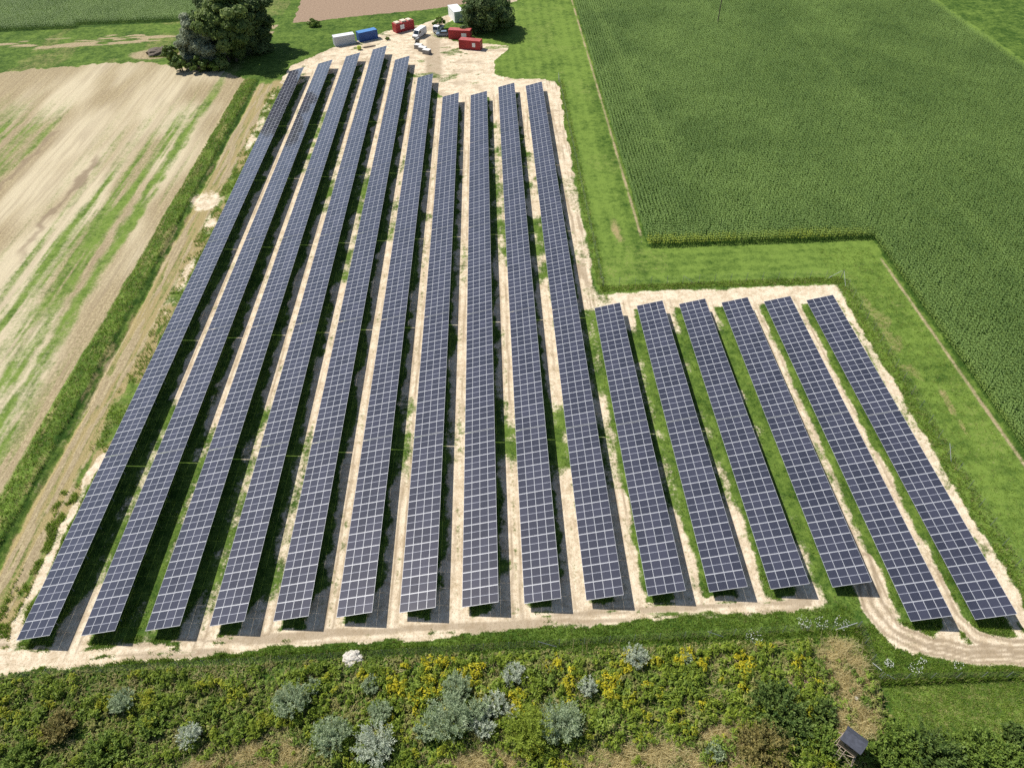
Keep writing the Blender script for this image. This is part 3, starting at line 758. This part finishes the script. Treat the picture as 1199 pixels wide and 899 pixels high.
scatter(9000, 41, 62, 20, 28.4, .07, .2, .55, .18)
scatter(5000, -64.4, -60.3, 38, 60, .15, .5, .5, .15, keepf=clump(1.5, .4))
scatter(4500, -63.4, -60.3, 60, 200, .2, .55, .5, .2, keepf=clump(2.0, .45))
scatter(8000, -72.8, -68.8, 30, 206, .15, .45, .25, .38, test=False)
scatter(1500, 17.9, 19.7, 100, 198, .15, .45, .55, .3)
scatter(2200, 18.5, 64, 100.9, 102.7, .15, .45, .5, .25)
scatter(2600, 61.4, 64.8, 34, 102, .15, .45, .55, .3)
scatter(16000, -59, 62, 42, 100, .10, .3, .45, .12, keepf=clump(2.0, .4))
scatter(6000, 62.4, 73, 36, 112, .07, .18, .6, .2)
scatter(3000, -107, -99, 226, 233, .2, .5, .2, .5, test=False)
blades('grass', *[np.concatenate(q) for q in (gxl, gyl, ghl, gtl, gyel)], M['grass'], 'tufts of grass along fences, verges and under the solar tables')

def belt(n, y1=33.7, x0=-66, x1=40.5):
    x = rng.uniform(x0, x1, n); y = rng.uniform(12, y1, n); return x, y
def herb(name, x, y, hgt, nleaf, leaf, aspect, m, label, yfrac, tint0, top=0.0):
    n = len(x); k = np.repeat(np.arange(n), nleaf); N_ = n * nleaf
    hz = rng.uniform(.12, 1.0, N_) ** .8; hh = hgt[k]
    ang = rng.uniform(0, 2 * PI, N_); rad = (.05 + .32 * hh * (1 - .55 * hz)) * rng.uniform(.4, 1.1, N_)
    C = np.stack([x[k] + np.cos(ang) * rad, y[k] + np.sin(ang) * rad, height(x, y)[k] + hz * hh], -1)
    nrm = unit(np.stack([np.cos(ang) * .6, np.sin(ang) * .6, np.ones(N_)], -1) + rng.normal(0, .35, (N_, 3)))
    sz = leaf * rng.uniform(.6, 1.3, N_)
    yel = np.where(hz > top, yfrac[k] * rng.uniform(.3, 1.0, N_), 0)
    V, Fq, a = leaf_quads(C, nrm, sz, aspect, np.clip(tint0[k] + rng.uniform(-.25, .25, N_), 0, 1), yel)
    return tag(link(name, np_mesh(name, V, Fq, a), m), label, 'weeds', kind='stuff')
x, y = belt(17000); keep = (fbm(x, y, 1.5, 1.5, 401) > .38) & (rng.uniform(0, 1, len(x)) > 1.0 * dryness(x, y)) & ~((np.hypot(x - 32.4, y - 29.3) < 1.7))
x, y = x[keep], y[keep]
n3 = fbm(x, y, 3.2, 3.2, 403)
h = (.15 + 1.35 * n3 ** 1.6) * np.clip(.35 + (33.8 - y) / 4.0, .35, 1.0) * rng.uniform(.7, 1.25, len(x))
herb('weeds', x, y, h, 14, .17, .40, M['weeds'], 'rank green weeds filling the belt in front of the fence', (fbm(x, y, 1.6, 1.6, 405) > .66) * .7, np.clip((.02 + .85 * fbm(x, y, 1.8, 1.8, 407)) * (.8 + .2 * ss(x, -30, -10)), 0, 1), 0.3)
x, y = belt(30000, 34.0); keep = rng.uniform(0, 1, len(x)) > 1.1 * dryness(x, y); x, y = x[keep], y[keep]
herb('weeds', x, y, rng.uniform(.12, .38, len(x)), 6, .12, .45, M['weeds'], 'low ground weeds between the taller plants of the belt', (fbm(x, y, 1.2, 1.2, 431) > .6) * .8, np.clip((.05 + .7 * fbm(x, y, 1.4, 1.4, 433)) * (.75 + .25 * ss(x, -30, -10)), 0, 1), 0.2)
x, y = belt(17000, 33.3)
gd = fbm(x, y, 1.7, 1.5, 411); zone = np.clip(.33 + .2 * ss(x, -28, -12) - .25 * ss(x, -40, -55) * 0 + .12 * band(y, 28, 32.6, 1), 0, .9)
keep = (gd > 1 - zone) & (rng.uniform(0, 1, len(x)) > 1.25 * dryness(x, y)) & (x < 34)
x, y = x[keep], y[keep]
flow = ss(fbm(x, y, 2.0, 1.5, 413), .56, .74) * (.35 + .65 * ss(x, -30, -8)) * (.35 + .65 * ss(y, 24, 29))
herb('goldenrod', x, y, rng.uniform(.6, 1.3, len(x)) * (.7 + .6 * gd[keep]), 18, .16, .36, M['goldenrod'], 'yellow-flowering goldenrod among the weeds', np.clip(flow * 1.1, 0, 1), np.clip(rng.uniform(.1, .8, len(x)) * (.8 + .2 * ss(x, -35, -10)), 0, 1), .62)
x, y = belt(60000); keep = rng.uniform(0, 1, len(x)) < np.maximum(.8 * dryness(x, y), .06); x, y = x[keep], y[keep]
blades('dry_grass', x, y, rng.uniform(.35, .85, len(x)), rng.uniform(.1, .9, len(x)), np.zeros(len(x)), M['straw'], 'straw-coloured dry grass patches among the weeds', nb=6, wid=.022, spread=.16, lean=1.7)

# ------------------------------------------------------------------ shrubs in the belt
SH = [
 ('W', -15.3, 23.9, 2.22, 'whitest silver-leaved willow shrub, large and open, at the lower edge'),
 ('G', -20.2, 25.0, 2.05, 'grey-green willow shrub touching the whitest silver shrub'),
 ('G', -25.3, 28.8, 1.93, 'round grey-green shrub alone among brown weeds below the fifth row'),
 ('G', -23.2, 30.6, 0.88, 'small grey sapling just above a round grey-green shrub'),
 ('G', -16.6, 30.5, 0.98, 'small pale sapling beside goldenrod, above the whitest shrub'),
 ('G', -15.3, 27.3, 1.33, 'grey-green shrub directly behind the whitest silver shrub'),
 ('G', -6.8, 29.5, 1.65, 'pale feathery shrub just below the yellow goldenrod'),
 ('W', -0.4, 30.9, 1.28, 'tall silver shrub, uppermost of the middle willow group'),
 ('G', -7.6, 26.1, 2.64, 'largest grey-green willow shrub, broad and rounded'),
 ('G', -4.5, 26.8, 1.52, 'grey shrub squeezed against the largest grey-green willow'),
 ('W', -2.6, 27.7, 1.34, 'silver shrub in the centre of the middle willow group'),
 ('W', -3.8, 25.5, 1.31, 'lowest silver shrub of the middle willow group'),
 ('W', -0.7, 26.9, 0.76, 'thin silver sapling beside the yellow-green bush'),
 ('W', 7.8, 29.2, 1.07, 'small silver shrub alone between goldenrod clumps'),
 ('Y', 1.0, 24.7, 2.52, 'bright yellow-green rounded bush among the grey willows'),
 ('G', 4.5, 25.2, 2.43, 'grey-green bush on the shady side of the yellow-green bush'),
 ('G', -10.2, 25.5, 1.22, 'small grey bush at the side of the largest grey-green willow'),
 ('G', -44.3, 29.7, 1.36, 'dull grey-green shrub beside a yellow goldenrod clump, below the second row'),
 ('W', -35.7, 25.8, 1.31, 'silver shrub beside the small dry patch below the third row'),
 ('N', -44.3, 24.7, 1.86, 'leafy green bush at the bottom edge below the second row'),
 ('B', -50.5, 27.4, 1.72, 'brownish green bush in the weeds below the first row'),
 ('W', 13.7, 32.3, 1.39, 'silver-white spray-like shrub close below the fence'),
 ('G', 19.6, 31.9, 0.69, 'faint grey sapling among goldenrod close below the fence'),
 ('G', 20.5, 22.0, 1.0, 'small grey-green bush at the edge of the large straw patch'),
 ('D', 28.2, 26.0, 2.64, 'largest dark green bush near the hunting hide'),
 ('D', 29.6, 24.0, 1.85, 'dark bush below the largest dark green bush'),
 ('B', 25.6, 22.2, 2.55, 'rusty brown-green bush at the bottom edge'),
 ('D', 33.0, 25.5, 1.31, 'dark bush nearest the dry grass above the hunting hide'),
 ('N', 39.9, 21.7, 2.17, 'bushy green shrub on the shady side of the hunting hide'),
 ('D', 43.0, 20.9, 2.51, 'dark broad bush, second from the hunting hide, at the meadow edge'),
 ('N', 45.6, 20.7, 1.79, 'green bush squeezed between two broader bushes at the meadow edge'),
 ('N', 47.8, 20.7, 2.33, 'broad mid-green bush at the lower meadow edge'),
 ('D', 52.5, 22.2, 1.27, 'small dark bush at the right frame edge of the lower meadow'),
 ('N', 32.0, 22.6, 1.6, 'light green bush beside the wooden legs of the hide'),
 ('N', 37.4, 20.6, 1.5, 'low green bush in front of the hunting hide'),
 ('N', 50.3, 19.6, 1.78, 'green bush in the bottom right corner'),
 ('N', 38.3, 26.4, 0.57, 'tiny green bush beside the white stone on dry grass'),
 ('N', -53.2, 24.2, 1.67, 'green bush in the bottom left corner'),
 ('N', -40.1, 27.1, 1.23, 'green bush among dark weeds below the third row'),
 ('Y', -28.7, 26.2, 0.94, 'small yellow-green bush beside the dry patch'),
]
STY = {'W': ('silver_willow_shrub', 'silver', 'silver-leaved willow shrubs in the belt', .10, .30), 'G': ('willow_shrub', 'greygreen', 'grey-green willow shrubs in the belt', .10, .30),
       'Y': ('yellow_green_bush', 'yellowgreen', 'yellow-green bushes in the belt', .10, .32), 'N': ('green_bush', 'green', 'green bushes in the belt', .12, .5),
       'D': ('dark_bush', 'darkgreen', 'dark green bushes in the belt', .13, .5), 'B': ('brownish_bush', 'brown', 'brownish bushes in the belt', .11, .4)}
for ty, x, y, R, lb in SH:
    nm, mk, gr, lf, asp = STY[ty]
    if ty in 'WGY': R *= 1.06
    Hh = R * (1.45 if ty in 'WGY' else 1.15) + .25
    ns = int(34 + 46 * R); npr = int(46 if ty in 'WGY' else 40)
    if ty == 'W': npr = 34
    shrub(nm, x, y, R, Hh, M[mk], lb, gr, ns, npr, lf, asp, .80 if ty in 'WGY' else .95)

# white umbel flowers growing as clumps by the fence
def umbel(x, y, R, n, label):
    t = thing('white_flower_clump', (x, y, 0), label, 'wildflowers', 'white wildflower clumps beside the fences')
    a = rng.uniform(0, 2 * PI, n); rr = np.sqrt(rng.uniform(0, 1, n)) * R; z = rng.uniform(.3, .7, n)
    C = np.stack([np.cos(a) * rr, np.sin(a) * rr, z], -1); nr = unit(np.array([0, 0, 1.0]) + rng.normal(0, .25, (n, 3)))
    V, Fq, at = leaf_quads(C, nr, rng.uniform(.03, .055, n), .9, rng.uniform(.2, .9, n))
    link('flowers', np_mesh('flowers', V, Fq, at), M['umbel'], t)
    b = MB()
    for k in range(n): b.bar((C[k][0] * .7, C[k][1] * .7, 0), tuple(C[k]), .008, 3)
    b.build('stems', M['stalk'], t)
M['umbel'] = leafy('umbel_petals', (0.5, 0.52, 0.45), (0.8, 0.8, 0.76), trans=.1)
M['stalk'] = plain('green_stalk', (0.09, 0.15, 0.03), .8)
for x, y, R, n, lb in ((34.6, 35.8, .9, 45, 'white wildflowers inside the fence below the third short row'), (36.6, 35.6, .8, 40, 'white wildflowers inside the fence, midway along the bend'),
                       (39.0, 35.5, .9, 45, 'white wildflowers beside the fence corner with struts'), (42.6, 30.5, .5, 50, 'bright white wildflower clump near the corner of the lower fence'),
                       (45.3, 29.8, .8, 40, 'loose white wildflowers along the lower fence grass line'), (28.0, 34.2, 1.0, 40, 'white wildflowers in weeds just below the fence'),
                       (46.5, 30.6, .5, 25, 'few white wildflowers between tyre loop and lower fence'), (50.3, 30.0, .6, 25, 'pale wildflowers below the tyre loop, outermost')):
    umbel(x, y, R, n, lb)

# ------------------------------------------------------------------ fences
def fence(P, label, step=3.0, h=1.9, struts=()):
    x0, y0 = P[0]; x1, y1 = P[1]; L = math.hypot(x1 - x0, y1 - y0); rz = math.atan2(y1 - y0, x1 - x0)
    t = thing('mesh_fence', (x0, y0, 0), label, 'fence', 'wire mesh fences round the solar field', rz)
    n = max(1, round(L / step))
    pm = MB().bar((0, 0, -.3), (0, 0, h + .05), .03, 6).build('post', M['fencepost']); pme = pm.data; bpy.data.objects.remove(pm)
    for k in range(n + 1): link('post', pme, None, t, (L * k / n, 0, 0))
    b = MB(); c = lambda a, e, rr: b.bar(a, e, rr, 3)
    for k in range(8): c((0, .035, .06 + k * (h - .08) / 7), (L, .035, .06 + k * (h - .08) / 7), .0018)
    for k in range(int(L / 1.5)): c((k * 1.5, .042, .04), (k * 1.5, .042, h), .0018)
    b.build('wire_mesh', M['fencepost'], t)
    for s, dx in struts:
        MB().bar((s, -.04, h * .92), (s + dx, -.04, 0), .028, 6).build('strut', M['alu'], t)
fence([(18.5, 198.5), (18.9, 102.6)], 'long wire fence between the tenth long row and the meadow', struts=((0, 2.2), (95.5, -2.2)))
fence([(19.0, 102.5), (63.8, 102.3)], 'wire fence behind the far ends of the short rows', struts=((44.5, -2.3), (15, 2.2)))
fence([(63.8, 102.2), (63.6, 24.0)], 'wire fence between the last short row and the right meadow', struts=((.2, 2.2), (41.4, 2.0)))
fence([(-66, 33.2), (40.6, 34.9)], 'long wire fence between the near sandy track and the weeds', struts=((68.6, 2.2), (88.5, 2.2), (106.2, -2.3)))
fence([(40.75, 34.9), (40.8, 29.0)], 'short wire fence piece beside dry grass', step=2.0, struts=((5.6, -1.8),))
fence([(40.9, 28.8), (63.5, 28.2)], 'wire fence between the tyre loop and the lower meadow', struts=((.3, 1.8),))

# ------------------------------------------------------------------ yard: containers and shed
def container(name, label, a, b_, depth, h, body, roof, group=None, sign=None, doors='left', cover_=None):
    (xa, ya), (xb, yb) = a, b_; L = math.hypot(xb - xa, yb - ya); rz = math.atan2(yb - ya, xb - xa)
    t = thing(name, (xa, ya, 0), label, 'container', group, rz)
    m = MB(); e = .12
    n = int(L / .28); pts = []
    for k in range(n):                                      # corrugated long walls
        xk = e + (L - 2 * e) * k / n; q = (L - 2 * e) / n
        pts += [(xk, 0), (xk + q * .35, 0), (xk + q * .5, .05), (xk + q * .85, .05)]
    pts.append((L - e, 0))
    for yb_, sg in ((.03, 1), (depth - .03, -1)):
        vs = [(p[0], yb_ + sg * p[1], .18) for p in pts] + [(p[0], yb_ + sg * p[1], h - .12) for p in pts]; k = len(pts)
        m.add(vs, [(i, i + 1, k + i + 1, k + i) for i in range(k - 1)])
    m.box(.05, L - .05, .10, depth - .10, .14, h - .10)
    m.build('body', body, t)
    fr = MB()
    for x in (0, L - .14):
        for y in (0, depth - .14): fr.box(x, x + .14, y, y + .14, .02, h)
    for z0, z1 in ((.04, .2), (h - .14, h - .004)):
        for y in (.002, depth - .122): fr.box(.14, L - .14, y, y + .12, z0, z1)
        for x in (.002, L - .122): fr.box(x, x + .12, .14, depth - .14, z0, z1)
    fr.build('corner_frame', body, t)
    MB().box(.10, L - .10, .10, depth - .10, h - .09, h + .015).build('roof', roof, t)
    for k in range(2):
        y0 = .15 + k * (depth - .3) / 2; y1 = y0 + (depth - .3) / 2 - .02
        xx = (-.012, .045) if doors == 'left' else (L - .045, L + .012)
        do = MB().box(xx[0], xx[1], y0, y1, .22, h - .16).build('door', body, t)
        xb_ = -.035 if doors == 'left' else L + .035
        MB().bar((xb_, (y0 + y1) / 2, .25), (xb_, (y0 + y1) / 2, h - .2), .018, 6).build('locking_bar', M['steel'], do)
    if sign:
        MB().box(sign[0], sign[0] + sign[1], -.035, -.012, sign[2], sign[2] + sign[3]).build('sign_panel', M['white'], t)
    if cover_:
        for x0, x1, zz in cover_: MB().box(x0, x1, .3, depth - .3, h + .018, h + zz).build('roof_cover', M['cream'], t, .05)
    return t
container('white_container', 'white container at the left end of the yard', (-49.6, 229.6), (-43.4, 232.0), 2.5, 2.75, M['grey'], M['white'], 'shipping containers in the yard')
container('blue_container', 'blue container beside the white one', (-42.2, 232.6), (-36.6, 235.6), 2.5, 2.7, M['blue'], M['blueroof'], 'shipping containers in the yard')
container('red_container', 'red container with cream covers on its roof, behind the white van', (-31.0, 239.4), (-25.4, 243.4), 2.5, 2.7, M['red'], M['redroof'], 'shipping containers in the yard', (1.6, 1.5, .9, 1.3), cover_=((.4, 1.9, .32), (2.6, 4.3, .42), (4.9, 6.2, .30)))
container('red_container', 'red container further back beside the parked car, under the tree', (-13.9, 232.9), (-6.9, 231.3), 2.5, 2.7, M['red'], M['redroof'], 'shipping containers in the yard', (4.3, 1.6, .5, 1.4), doors='right')
container('red_container', 'red container in front, standing on sand nearest the meadow', (-10.4, 224.1), (-3.8, 221.9), 2.5, 2.7, M['red'], M['redroof'], 'shipping containers in the yard', (4.4, 1.0, .9, 1.2), doors='right')

sh = thing('white_shed', (-12.2, 247.4, 0), 'tall white flat-roofed shed half hidden by the round tree', 'shed', None, math.radians(18))
MB().box(0, 3.2, 0, 7.5, 0, 3.2).build('wall', M['white'], sh)
MB().box(-.12, 3.32, -.12, 7.62, 3.202, 3.35).build('roof', M['white'], sh)
MB().box(.6, 2.6, -.05, -.003, .05, 2.7).build('door', M['grey'], sh)

# ------------------------------------------------------------------ vehicles
def wheel(t, x, y, r, w):
    s = 1 if y > 0 else -1
    wh = MB().bar((x, y - w / 2, r), (x, y + w / 2, r), r, 18).build('wheel', M['rubber'], t)
    MB().bar((x, y + s * (w / 2 - .02), r), (x, y + s * (w / 2 + .012), r), r * .6, 12).build('rim', M['alu'], wh)

def van(loc, rz, label):
    t = thing('white_van', (*loc, 0), label, 'van', None, rz)
    prof = [(-2.9, .38), (2.75, .38), (2.9, .6), (2.85, 1.02), (2.05, 1.32), (1.35, 2.30), (1.1, 2.46), (-2.75, 2.5), (-2.9, 2.35)]
    MB().prism(prof, -.98, .98).build('body', M['white'], t, .07)
    MB().add([(2.13, -.82, 1.34), (2.13, .82, 1.34), (1.46, .76, 2.26), (1.46, -.76, 2.26), (2.07, -.82, 1.30), (2.07, .82, 1.30), (1.40, .76, 2.22), (1.40, -.76, 2.22)],
             [(0, 1, 2, 3), (7, 6, 5, 4), (0, 4, 5, 1), (1, 5, 6, 2), (2, 6, 7, 3), (3, 7, 4, 0)]).build('windscreen', M['glass'], t)
    for s in (-1, 1):
        MB().prism([(.55, 1.42), (1.75, 1.42), (1.25, 2.12), (.55, 2.12)], s * .97 - .02, s * .97 + .02).build('side_window', M['glass'], t)
        MB().box(2.82, 2.92, s * .72 - .18, s * .72 + .18, .78, .98).build('headlight', M['lamp'], t)
        MB().box(1.62, 1.78, s * 1.10 - .1, s * 1.10 + .1, 1.35, 1.62).build('mirror', M['dark'], t, .02)
        for x in (-1.75, 1.95): wheel(t, x, s * .86, .36, .24)
    MB().box(2.86, 2.99, -.95, .95, .36, .62).build('bumper', M['dark'], t, .03)
    for y0, y1 in ((-.95, -.01), (.01, .95)): MB().box(-2.935, -2.90, y0, y1, .5, 2.3).build('rear_door', M['white'], t)
van((-23.3, 236.0), math.atan2(-4.6, -2.6), 'white panel van parked with its nose towards the solar rows')

def car(name, loc, rz, paint, label, cat='car'):
    t = thing(name, (*loc, 0), label, cat, None, rz)
    MB().prism([(-2.1, .32), (2.05, .32), (2.15, .62), (1.95, .86), (1.0, .98), (-1.95, 1.0), (-2.15, .8)], -.88, .88).build('body', paint, t, .06)
    MB().prism([(-1.85, .98), (1.05, .96), (.35, 1.42), (-1.35, 1.45)], -.76, .76).build('window_band', M['glass'], t, .03)
    MB().prism([(-1.38, 1.452), (.38, 1.425), (.25, 1.49), (-1.2, 1.51)], -.72, .72).build('roof', paint, t, .02)
    for s in (-1, 1):
        MB().box(2.02, 2.14, s * .62 - .16, s * .62 + .16, .62, .78).build('headlight', M['lamp'], t)
        for x in (-1.3, 1.32): wheel(t, x, s * .78, .32, .2)
car('parked_car', (-15.9, 235.9), math.radians(178), M['carpaint'], 'blue-grey car beside the rear red container')

tr = thing('small_truck', (-17.6, 239.2, 0), 'small truck with white cab roof and dark windscreen behind the blue-grey car', 'truck', None, math.radians(-112))
MB().prism([(0, .5), (1.7, .5), (1.75, 1.3), (1.45, 2.2), (0, 2.3)], -.95, .95).build('cab', M['white'], tr, .06)
MB().add([(1.82, -.82, 1.32), (1.82, .82, 1.32), (1.55, .8, 2.12), (1.55, -.8, 2.12), (1.74, -.82, 1.30), (1.74, .82, 1.30), (1.46, .8, 2.1), (1.46, -.8, 2.1)],
         [(0, 1, 2, 3), (7, 6, 5, 4), (0, 4, 5, 1), (1, 5, 6, 2), (2, 6, 7, 3), (3, 7, 4, 0)]).build('windscreen', M['glass'], tr)
for s in (-1, 1): MB().prism([(.4, 1.4), (1.5, 1.4), (1.3, 2.05), (.4, 2.05)], s * .94 - .02, s * .94 + .02).build('side_window', M['glass'], tr)
MB().box(-3.4, -.06, -1.0, 1.0, .72, .86).box(-3.4, -.06, -1.0, -.95, .862, 1.25).box(-3.4, -.06, .95, 1.0, .862, 1.25).box(-3.4, -3.35, -.948, .948, .862, 1.25).build('flatbed', M['grey'], tr)
for s in (-1, 1):
    for x in (-2.4, .9): wheel(tr, x, s * .82, .36, .24)

# ------------------------------------------------------------------ yard clutter
p = thing('panel_stack', (-24.0, 229.0, 0), 'dark upright panel leaning on its white pallet beside the van', 'panel stack', None, math.radians(-35))
MB().box(-.1, 2.2, -.5, .5, 0, .14).build('pallet', M['wood'], p)
MB().prism([(0.2, .145), (.55, .145), (1.15, 2.0), (.8, 2.0)], -.9, .9).build('panels', M['glass'], p)
MB().prism([(.04, .147), (.17, .147), (.77, 2.0), (.64, 2.0)], -.92, .92).build('packing_board', M['white'], p)
for k, (x, y, lb) in enumerate(((-23.0, 225.6, 'white-wrapped pallet nearest the van in a row of three'), (-21.6, 223.4, 'middle one of three white-wrapped pallets on sand'), (-20.2, 221.2, 'white-wrapped pallet nearest the solar rows in a row of three'))):
    t = thing('wrapped_pallet', (x, y, 0), lb, 'pallet', 'white-wrapped pallets in the yard', math.radians(-28))
    MB().box(-1.2, 1.2, -.85, .85, 0, .14).build('pallet', M['wood'], t)
    MB().box(-1.15, 1.15, -.8, .8, .142, 1.15).build('boxes', M['kraft'], t, .03)
    MB().box(-1.18, 1.18, -.83, .83, 1.152, 1.3).build('wrap', M['film'], t, .03)
t = thing('lime_tank', (-41.6, 226.4, 0), 'small lime-green tank in front of the gap between white and blue containers', 'tank', None, .3)
MB().box(-.6, .6, -.5, .5, 0, .15).build('pallet', M['wood'], t)
MB().box(-.58, .58, -.48, .48, .152, 1.15).build('tank', M['lime'], t, .09)
MB().bar((0, 0, 1.14), (0, 0, 1.22), .12, 10).build('cap', M['dark'], t)
t = thing('plank_pile', (-38.8, 228.6, 0), 'low pile of dark planks in front of the blue container', 'plank pile', None, .35)
b = MB()
for k in range(9): b.box(-1.8 + random.uniform(-.3, .3), 1.8 + random.uniform(-.4, .4), -.5 + (k % 4) * .24, -.3 + (k % 4) * .24, .004 + (k // 4) * .07, .068 + (k // 4) * .07)
b.build('planks', M['darkwood'], t)

def heap(name, x, y, R, H, m, label, cat):
    bm = bmesh.new(); bmesh.ops.create_icosphere(bm, subdivisions=4, radius=1)
    for v in bm.verts:
        n_ = float(fbm(np.array([v.co.x * 2 + x]), np.array([v.co.y * 2 + y + v.co.z]), .7, .7, 501)[0])
        q = 1 + .45 * (n_ - .5); v.co = Vector((v.co.x * R * q, v.co.y * R * .75 * q, max(-.1, v.co.z * H * q)))
    me = bpy.data.meshes.new(name); bm.to_mesh(me); bm.free()
    return tag(link(name, me, m, None, (x, y, 0)), label, cat)
heap('gravel_heap', -19.4, 33.95, 1.2, .45, M['stone'], 'small pale gravel heap on the grass in front of the fence', 'gravel heap')
heap('soil_heap', -104.5, 229.5, 4.2, 1.5, M['darkwood'], 'brown heap of soil and brushwood beside the tree clump', 'soil heap')
heap('white_stone', 37.6, 27.0, .35, .4, M['film'], 'single white stone on the dry grass above the hunting hide', 'stone')
t = thing('sheeted_trailer', (-96.0, 228.0, 0), 'small white-sheeted trailer tucked in under the silver willow', 'trailer', None, .2)
MB().box(-1.8, 1.8, -.9, .9, .45, .6).build('bed', M['dark'], t)
MB().prism([(-1.75, .602), (1.75, .602), (1.6, 1.9), (-1.6, 2.1)], -.88, .88).build('white_sheet', M['white'], t, .08)
for s in (-1, 1): wheel(t, 0, s * .85, .33, .2)

# ------------------------------------------------------------------ utility pole
t = thing('utility_pole', (72.7, 235.0, 0), 'dark wooden utility pole standing in the corn', 'pole')
MB().bar((0, 0, -.5), (.1, 0, 11.5), .17, 10, .12).build('shaft', M['darkwood'], t)
MB().box(-.9, 1.1, -.2, -.1, 10.8, 10.95).build('crossarm', M['darkwood'], t)
for x in (-.8, .1, 1.0): MB().bar((x, -.15, 10.952), (x, -.15, 11.2), .05, 8, .035).build('insulator', M['stone'], t)

# ------------------------------------------------------------------ raised hunting hide
hd = thing('hunting_hide', (34.2, 21.8, 0), 'raised wooden hunting hide with blue-grey gable roof among bushes', 'hunting hide', None, math.radians(-46))
a, b_, z0, z1 = .92, .72, 2.0, 3.5
wl = MB()
for sx in (-1, 1):
    for k in range(9):
        y0 = -b_ + k * 2 * b_ / 9; wl.box(sx * a - .02, sx * a + .02, y0, y0 + 2 * b_ / 9 - .015, z0, z1)
for sy in (-1, 1):
    for k in range(11):
        x0 = -a + .022 + k * (2 * a - .044) / 11; top = z1 if not (3 <= k <= 7 and sy == -1) else z0 + .85
        wl.box(x0, x0 + (2 * a - .044) / 11 - .015, sy * b_ - .02, sy * b_ + .02, z0, top)
wl.prism([(-a + .03, z1 - .4), (a - .03, z1 - .4), (a - .03, z1), (-a + .03, z1)], b_ - .10, b_ - .03)
wl.build('wall', M['darkwood'], hd)
MB().box(-a - .05, a + .05, -b_ - .05, b_ + .05, z0 - .12, z0 - .003).build('floor', M['wood'], hd)
rf = MB(); ov, rz_ = .18, 4.2
for s in (-1, 1):
    rf.add([(-a - ov, 0, rz_), (a + ov, 0, rz_), (a + ov, s * (b_ + ov), z1 - .12), (-a - ov, s * (b_ + ov), z1 - .12),
            (-a - ov, 0, rz_ + .06), (a + ov, 0, rz_ + .06), (a + ov, s * (b_ + ov), z1 - .06), (-a - ov, s * (b_ + ov), z1 - .06)],
           [(0, 1, 2, 3), (7, 6, 5, 4), (0, 4, 5, 1), (1, 5, 6, 2), (2, 6, 7, 3), (3, 7, 4, 0)])
rf.build('roof', M['felt'], hd)
gb = MB()
for s in (-1, 1): gb.add([(s * a - .02, -b_, z1), (s * a - .02, b_, z1), (s * a - .02, 0, rz_ - .02), (s * a + .02, -b_, z1), (s * a + .02, b_, z1), (s * a + .02, 0, rz_ - .02)],
                         [(0, 1, 2), (5, 4, 3), (0, 3, 4, 1), (1, 4, 5, 2), (2, 5, 3, 0)])
gb.build('gable', M['wood'], hd)
for sx in (-1, 1):
    for sy in (-1, 1): MB().bar((sx * (a - .1), sy * (b_ - .1), z0 - .1), (sx * (a + .45), sy * (b_ + .55), -.1), .06, 6).build('leg', M['wood'], hd)
br = MB()
for sy in (-1, 1):
    br.bar((-a - .3, sy * (b_ + .42), .5), (a, sy * (b_ + .05), z0 - .2), .04, 5); br.bar((a + .3, sy * (b_ + .42), .5), (-a, sy * (b_ + .05), z0 - .2), .04, 5)
for sx in (-1, 1): br.bar((sx * (a + .32), -b_ - .4, .6), (sx * a, b_, z0 - .2), .04, 5)
br.build('brace', M['wood'], hd)
ld = MB()
for s in (-.25, .25): ld.bar((-.3 + s, -b_ - 1.5, -.05), (-.3 + s, -b_ - .1, z0 + .1), .035, 5)
for k in range(7):
    q = (k + .7) / 7.6; ld.bar((-.55, -b_ - 1.5 + 1.4 * q, z0 * q), (-.05, -b_ - 1.5 + 1.4 * q, z0 * q), .025, 5)
ld.build('ladder', M['wood'], hd)
